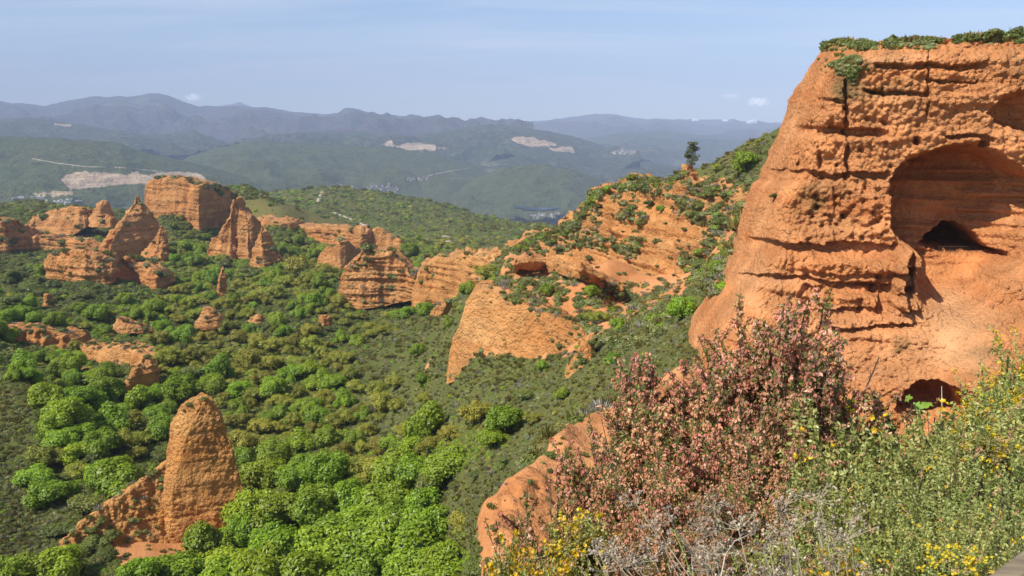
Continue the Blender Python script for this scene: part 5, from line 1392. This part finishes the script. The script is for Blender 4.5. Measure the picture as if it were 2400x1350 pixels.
for px, py, Y, wd, lab in [(1375,1212,4.3,1.0,'dark shrub thick with yellow flowers before the heath thicket'),(1200,1270,4.3,.7,'small yellow flowered shrub at the left foot of the spur'),(1280,1305,3.8,.9,'low yellow flowered shrub at the bottom edge'),
     (2320,1015,5.2,1.1,'shrub with yellow and tan flowers among the grey green shrubs'),(2250,1290,2.9,1.2,'yellow flowered shrub close to the wooden handrail'),(1960,1300,2.8,1.1,'yellow flowered shrub among the dead stalks')]:
    plant('flowering_shrub', GORSE, px, py, Y, lab, 'shrub', 'yellow flowered shrubs on the lookout slope', wd)
for px, py, Y, wd, lab in [(2420,775,9.0,1.0,'tall yellow broom at the right edge before the cliff'),(2365,870,8.4,.9,'yellow broom left of the tallest one'),(2320,940,7.8,.8,'low yellow broom bush above the grey green shrubs'),(2440,890,8.0,1.0,'yellow broom half out of the right edge')]:
    plant('broom_bush', BROOM, px, py, Y, lab, 'shrub', 'yellow broom at the right edge', wd)
for px, py, Y, wd, lab in [(1800,1195,2.75,1,'leftmost clump of dead grey flower heads'),(1880,1185,2.7,1,'tallest clump of dead grey flower heads'),(1960,1200,2.6,1,'clump of dead grey stalks leaning left'),(2050,1250,2.5,1,'rightmost clump of dead grey stalks'),(1850,1280,2.35,1,'front clump of dead grey flower heads'),(1960,1290,2.3,1,'lowest clump of dead grey stalks at the bottom edge'),(1740,1270,2.6,.9,'small clump of dead heads under the heath')]:
    plant('dead_stalk_clump', DEAD, px, py, Y, lab, 'dead plant', 'dead flower heads at the lookout', wd, lean=-0.12)
# sapling with broad lobed leaves in front of the lower hollow
def sapling():
    rng = np.random.default_rng(5); t = at(2195, 928, 7.0); gz = float(ground_z(np.array([t[0]]), np.array([t[1]]))[0]); h = t[2] - gz
    root = bpy.data.objects.new('sapling', None); COL.objects.link(root); root.location = (t[0], t[1], gz)
    root['label'] = 'small bright green sapling with broad lobed leaves below the cliff'; root['category'] = 'sapling'
    S = Bag(); V, F = tube(np.array([(0, 0, 0), (.03, 0, h * .5), (0, 0, h * .9)]), [.012, .009, .005], 5); S.add(V, F, .5)
    tips = []
    for k in range(9):
        a = rng.uniform(0, 6.28); e = np.array([math.cos(a) * rng.uniform(.06, .24), math.sin(a) * .15, h * rng.uniform(.80, 1.0)])
        V, F = tube(np.stack([np.array([0, 0, h * rng.uniform(.7, .88)]), e]), [.004, .002], 4); S.add(V, F, .5); tips.append(e)
    ms = S.mesh('sapling_stem', True); ms.materials.append(M_STEM)
    c = bpy.data.objects.new('stem', ms); COL.objects.link(c); c.parent = root
    ang = np.array([-150, -115, -95, -60, -40, -18, 0, 18, 40, 60, 95, 115, 150]) * math.pi / 180; rad = np.array([.35, .75, .5, .95, .55, .9, 1.1, .9, .55, .95, .5, .75, .35])
    B = Bag(); o2 = np.stack([np.cos(ang) * rad, np.sin(ang) * rad, np.zeros(13) - .12 * rad], -1); V = np.concatenate([[(-.15, 0, 0)], o2]); B.add(V, np.array([(0, i, i + 1) for i in range(1, 13)]), np.linspace(.2, 1, 14))
    ml = B.mesh('lobed_leaf'); ml.materials.append(M_SAPL)
    for e in tips:
        l = bpy.data.objects.new('leaf', ml); COL.objects.link(l); l.parent = root; l.location = e; s = rng.uniform(.05, .085); l.scale = (s, s, s)
        l.rotation_euler = (rng.uniform(-.2, .9), rng.uniform(-.5, .5), rng.uniform(0, 6.28))
sapling()
# a few pale grass stalks arching over the shrubs
for pts, lab in [([(1622,1352),(1600,1290),(1580,1245),(1572,1236)], 'straight green grass stalk in the dark heath gap'), ([(1690,1352),(1700,1300),(1722,1268),(1752,1255)], 'arching dry grass stalk left of the dead heads'), ([(2208,960),(2207,905)], 'thin straw coloured stalk beside the sapling')]:
    Y = 7.0 if 'sapling' in lab else 2.3
    P = np.array([at(a, b, Y + 0.05 * i) for i, (a, b) in enumerate(pts)])
    if len(P) == 2: P = np.array([P[0], P[0] * .5 + P[1] * .5, P[1]])
    P = np.concatenate([P[:1] + np.array([[0, 0, -0.5]]), P])
    S = Bag(); V, F = tube(P, np.linspace(.0022, .0010, len(P)) * (2.5 if Y > 5 else 1), 5); S.add(V, F, .7)
    me = S.mesh('grass_stalk', True); link('grass_stalk', me, M_SAPL if 'green' in lab.split()[1] else M_DEAD, label=lab, cat='grass stalk', group='stalks at the lookout')

# ------------------------------------------------------------------ wooden handrail of the lookout
m, nt, out = mat_new('weathered_wood'); g = NT(nt); p = g.n('ShaderNodeTexCoord').outputs['Object']
wv = g.noise(g.scale3(p, 1.5, 40, 40), 3.0, 5, 0.6)
cw = g.mix(g.mapr(wv, 0.35, 0.65), (0.30, 0.235, 0.15), (0.14, 0.11, 0.075))
g.diffuse(out, cw, g.bump(wv, 0.5, 0.01), 0.8); M_WOOD = m
A_ = at(2285, 1352, 0.80); B_ = at(2400, 1268, 0.92)
dv = B_ - A_; dv = dv / np.linalg.norm(dv); side = np.cross(dv, [0, 0, 1]); side /= np.linalg.norm(side)
rail = bpy.data.objects.new('handrail', None); COL.objects.link(rail); rail.location = A_.tolist()
rail['label'] = 'blurred weathered wooden handrail in the bottom right corner'; rail['category'] = 'handrail'
for k in range(4):
    w0 = 0.004 + k * 0.034; w1 = w0 + 0.030
    prof = [(w0, -.05), (w0, -.006), (w0 + .006, 0), (w1 - .006, 0), (w1, -.006), (w1, -.05)]
    L0, L1 = -0.9, 1.3
    V = [(dv * L + side * a + np.array([0, 0, b])) for L in (L0, L1) for a, b in prof]
    F = [(i, (i + 1) % 6, 6 + (i + 1) % 6, 6 + i) for i in range(6)]
    me = new_mesh('board', V, [np.array(F), np.array([(0, 5, 4, 3, 2, 1), (6, 7, 8, 9, 10, 11)])], False)
    link('board', me, M_WOOD, parent=rail)
V, F = tube(np.array([dv * .9 + side * .07 + np.array([0, 0, z]) for z in (-1.5, -.8, -.05)]), [.05, .05, .05], 10)
me = new_mesh('post', V, F); link('post', me, M_WOOD, parent=rail)
# ------------------------------------------------------------------ lone pine on the ridge
def pine():
    loc, nrm, ob = shoot(1622, 392)
    dist = loc[1]; h = 60 / FPX * dist
    root = bpy.data.objects.new('pine_tree', None); COL.objects.link(root); root.location = loc - np.array([0, 0, .3])
    root['label'] = 'lone dark pine standing on the ridge crest'; root['category'] = 'tree'
    rng = np.random.default_rng(8); B = Bag(); S = Bag()
    V, F = tube(np.array([(0, 0, 0), (.1, 0, h * .4), (0, 0, h * .95)]), [.16, .12, .04], 7); S.add(V, F, .5)
    for k in range(34):
        z = h * rng.uniform(.18, 1.0); r_ = h * .24 * (1.05 - abs(z / h - .45)) * rng.uniform(.5, 1); a = rng.uniform(0, 6.28)
        c = np.array([math.cos(a) * r_, math.sin(a) * r_, z]); V, F = tube(np.stack([np.array([0, 0, z - .4]), c]), [.05, .02], 4); S.add(V, F, .5)
        d = sphere_pts(70, rng); C = c + d * np.array([.75, .75, .5]) * rng.uniform(.9, 1.4)
        V, F = leaf_quads(C, unit(d + rng.normal(0, .4, d.shape) + np.array([0, 0, .3])), .24, rng, .4); B.add(V, F, np.repeat(rng.uniform(0, .6, 70), 4))
    mc = B.mesh('pine_crown'); mc.materials.append(M_DARK); mt = S.mesh('pine_trunk', True); mt.materials.append(M_BARK)
    for nm, me in (('trunk', mt), ('crown', mc)):
        c = bpy.data.objects.new(nm, me); COL.objects.link(c); c.parent = root
pine()
# ------------------------------------------------------------------ railing at the cave mouth
m, nt, out = mat_new('dark_painted_iron'); g = NT(nt); g.diffuse(out, (0.045, 0.032, 0.024), None, 0.6); M_IRON = m
def box(B, lo, hi, t=0.5):
    x0, y0, z0 = lo; x1, y1, z1 = hi
    B.add([(x0,y0,z0),(x1,y0,z0),(x1,y1,z0),(x0,y1,z0),(x0,y0,z1),(x1,y0,z1),(x1,y1,z1),(x0,y1,z1)], np.array([(0,3,2,1),(4,5,6,7),(0,1,5,4),(1,2,6,5),(2,3,7,6),(3,0,4,7)]), t)
c0 = on_cliff(2262, 633); c1 = on_cliff(2342, 633)
Yr = max(c0[1], c1[1]) + 0.8
L_ = np.array([c0[0], Yr, min(c0[2], c1[2])]); R_p = np.array([L_[0] + 82 / FPX * Yr, Yr, L_[2]])
cr = bpy.data.objects.new('cave_railing', None); COL.objects.link(cr); cr.location = L_.tolist()
cr['label'] = 'dark iron railing standing in the cave mouth'; cr['category'] = 'railing'
wr = R_p[0] - L_[0]
def part(name, lo, hi):
    B = Bag(); box(B, lo, hi); me = B.mesh(name); link(name, me, M_IRON, parent=cr)
for k in range(4):
    x = wr * k / 3; part('post', (x - .04, -.04, -.6), (x + .04, .04, 1.0))
part('top_rail', (-.06, -.05, .96), (wr + .06, .05, 1.06)); part('bottom_rail', (-.04, -.03, .18), (wr + .04, .03, .24))
for k in range(1, 22):
    if k % 7: part('baluster', (wr * k / 21 - .012, -.012, .24), (wr * k / 21 + .012, .012, .96))

# ------------------------------------------------------------------ far villages
M_WALLS = []
for nm, col in (('house_wall_white', (.46, .42, .37)), ('house_wall_stone', (.30, .26, .21))):
    m, nt, out = mat_new(nm); g = NT(nt); g.diffuse(out, g.mix(g.noise(g.pos(), .4, 3), col, tuple(c * .8 for c in col))); M_WALLS.append(m)
M_ROOFS = []
for nm, col in (('roof_slate', (.16, .16, .18)), ('roof_tile', (.30, .17, .11)), ('roof_pale', (.42, .43, .45))):
    m, nt, out = mat_new(nm); g = NT(nt); g.diffuse(out, g.mix(g.noise(g.pos(), .4, 3), col, tuple(c * .75 for c in col))); M_ROOFS.append(m)
def house_mesh(name, w, d, h, rh, wall_m, roof_m):
    V = [(-w,-d,-8),(w,-d,-8),(w,d,-8),(-w,d,-8),(-w,-d,h),(w,-d,h),(w,d,h),(-w,d,h),(-w*1.08,-d*1.1,h-.2),(w*1.08,-d*1.1,h-.2),(w*1.08,d*1.1,h-.2),(-w*1.08,d*1.1,h-.2),(-w*1.08,0,h+rh),(w*1.08,0,h+rh),(-w,0,h+rh*.95),(w,0,h+rh*.95)]
    q = np.array([(0,1,5,4),(1,2,6,5),(2,3,7,6),(3,0,4,7),(8,9,13,12),(10,11,12,13)]); t = np.array([(4,14,7),(5,6,15)])
    me = new_mesh(name, V, [q, t], False); me.materials.append(wall_m); me.materials.append(roof_m)
    me.polygons[4].material_index = 1; me.polygons[5].material_index = 1
    return me
HOUSES = [house_mesh('house', 6, 5, 6, 3, M_WALLS[0], M_ROOFS[0]), house_mesh('house', 8, 5, 5, 3, M_WALLS[1], M_ROOFS[0]), house_mesh('house', 5, 5, 7, 2.5, M_WALLS[0], M_ROOFS[1]), house_mesh('warehouse', 26, 14, 7, 2, M_WALLS[0], M_ROOFS[2])]
rngh = np.random.default_rng(17)
def village(n, poly, label, group, scale=1.0, kinds=(0, 1, 2), name='house', cat='house'):
    xs_, ys_ = [p[0] for p in poly], [p[1] for p in poly]; got = 0
    for _ in range(n * 6):
        if got >= n: break
        px, py = rngh.uniform(min(xs_), max(xs_)), rngh.uniform(min(ys_), max(ys_))
        if not pt_in(px, py, poly): continue
        loc, nrm, ob = shoot(px, py)
        if loc is None or not ob.startswith(('hill_ridge', 'far_valley')): continue
        o = link(name, HOUSES[kinds[rngh.integers(len(kinds))]], None, label=label, cat=cat, group=group)
        o.location = loc; s = scale * rngh.uniform(.7, 1.2); o.scale = (s, s, s); o.rotation_euler = (0, 0, rngh.uniform(0, 3.14)); got += 1
village(46, [(858,440),(885,431),(920,433),(945,450),(915,452),(880,446)], 'tiny pale house of the far hillside village', 'houses of the far hillside village', 1.0)
village(30, [(1235,505),(1290,498),(1335,503),(1320,513),(1250,513)], 'tiny pale house of the riverside town', 'houses of the riverside town', 1.1)
village(34, [(1430,356),(1470,352),(1500,358),(1495,363),(1440,362)], 'tiny white house of the town under the right mountains', 'houses of the distant town', 2.0)
village(20, [(950,420),(1000,414),(1010,422),(960,425)], 'tiny house scattered on the middle hill', 'houses on the middle hill', 1.0)
village(24, [(20,458),(60,459),(120,462),(180,468),(205,476),(200,484),(120,474),(30,466)], 'white industrial roof below the left quarry', 'industrial roofs below the quarry', 0.42, (3,), 'warehouse', 'warehouse')

# ------------------------------------------------------------------ tracks and river
m, nt, out = mat_new('pale_track'); g = NT(nt); g.diffuse(out, g.mix(g.noise(g.pos(), .1, 4), (.40, .34, .26), (.29, .24, .18))); M_TRACK = m
m, nt, out = mat_new('river_water'); g = NT(nt); b_ = g.diffuse(out, (.03, .05, .06), None, 0.12); b_.inputs['Specular IOR Level'].default_value = 0.5; M_WATER = m
def track(name, pts, width, label, lift=1.0):
    L = []
    for (a, b), (c, d) in zip(pts[:-1], pts[1:]):
        for t in np.linspace(0, 1, 9)[:-1]: L.append((a + (c - a) * t, b + (d - b) * t))
    L.append(pts[-1]); P = []
    for px, py in L:
        loc, nrm, ob = shoot(px, py)
        if loc is not None and (not P or np.linalg.norm(loc - P[-1]) < 900): P.append(loc)
    if len(P) < 3: return
    P = np.array(P); d = unit(np.gradient(P, axis=0)); s = unit(np.cross(d, [0, 0, 1])) * width / 2
    up = np.array([0, 0, lift])
    G = np.stack([P - s + up, P + s + up, P + s - up * 3, P - s - up * 3], 1)
    me = new_mesh(name, G.reshape(-1, 3), grid_faces(len(P), 4, True))
    link(name, me, M_TRACK, label=label, kind='structure')
track('track', [(1040,553),(1050,554),(1046,560),(1054,568)], 7, 'white zigzag track below the scrub hill', .6)
track('track', [(758,447),(750,462),(745,474)], 7, 'pale firebreak on the scrub hill', .6)
track('track', [(76,372),(130,382),(200,391),(270,392),(340,398),(390,404)], 5, 'pale track across the long green hillside', 2)
track('track', [(785,428),(800,434),(830,438)], 10, 'pale track above the far village', 2)
track('track', [(1004,412),(1050,402),(1098,395)], 10, 'pale road along the middle hill', 2)
track('track', [(780,497),(820,512),(860,530)], 5, 'sandy path along the rim behind the long scarp', .6)
xs_ = np.linspace(1205, 1312, 24); top_ = 487 + 2 * np.sin(xs_ / 22); bot_ = top_ + 5 + 1.5 * np.sin(xs_ / 15)
G = np.stack([np.array([shoot(x, y)[0] + np.array([0, -6, 5.0]) for x, y in zip(xs_, yy)]) for yy in (top_, bot_)])
link('river', new_mesh('river', G.reshape(-1, 3), grid_faces(2, 24)[:, ::-1]), M_WATER, label='dark river at the foot of the wooded knoll', kind='structure')

HAZE = 6.2e-5
# ------------------------------------------------------------------ haze over the whole landscape
def box_mesh(name, lo, hi):
    x0, y0, z0 = lo; x1, y1, z1 = hi
    V = [(x0,y0,z0),(x1,y0,z0),(x1,y1,z0),(x0,y1,z0),(x0,y0,z1),(x1,y0,z1),(x1,y1,z1),(x0,y1,z1)]
    F = [(0,3,2,1),(4,5,6,7),(0,1,5,4),(1,2,6,5),(2,3,7,6),(3,0,4,7)]
    return new_mesh(name, V, np.array(F), False)
m, nt, out = mat_new('haze_air'); g = NT(nt)
pv = g.n('ShaderNodeVolumePrincipled')
pv.inputs['Color'].default_value = (0.62, 0.74, 1.0, 1)
pv.inputs['Density'].default_value = HAZE
pv.inputs["Anisotropy"].default_value = -0.2
g.l(pv.outputs[0], out.inputs['Volume'])
link('haze', box_mesh('haze', (-62000, -300, -760), (62000, 29000, 1900)), m, label='thin blue haze lying over the whole landscape', kind='stuff')
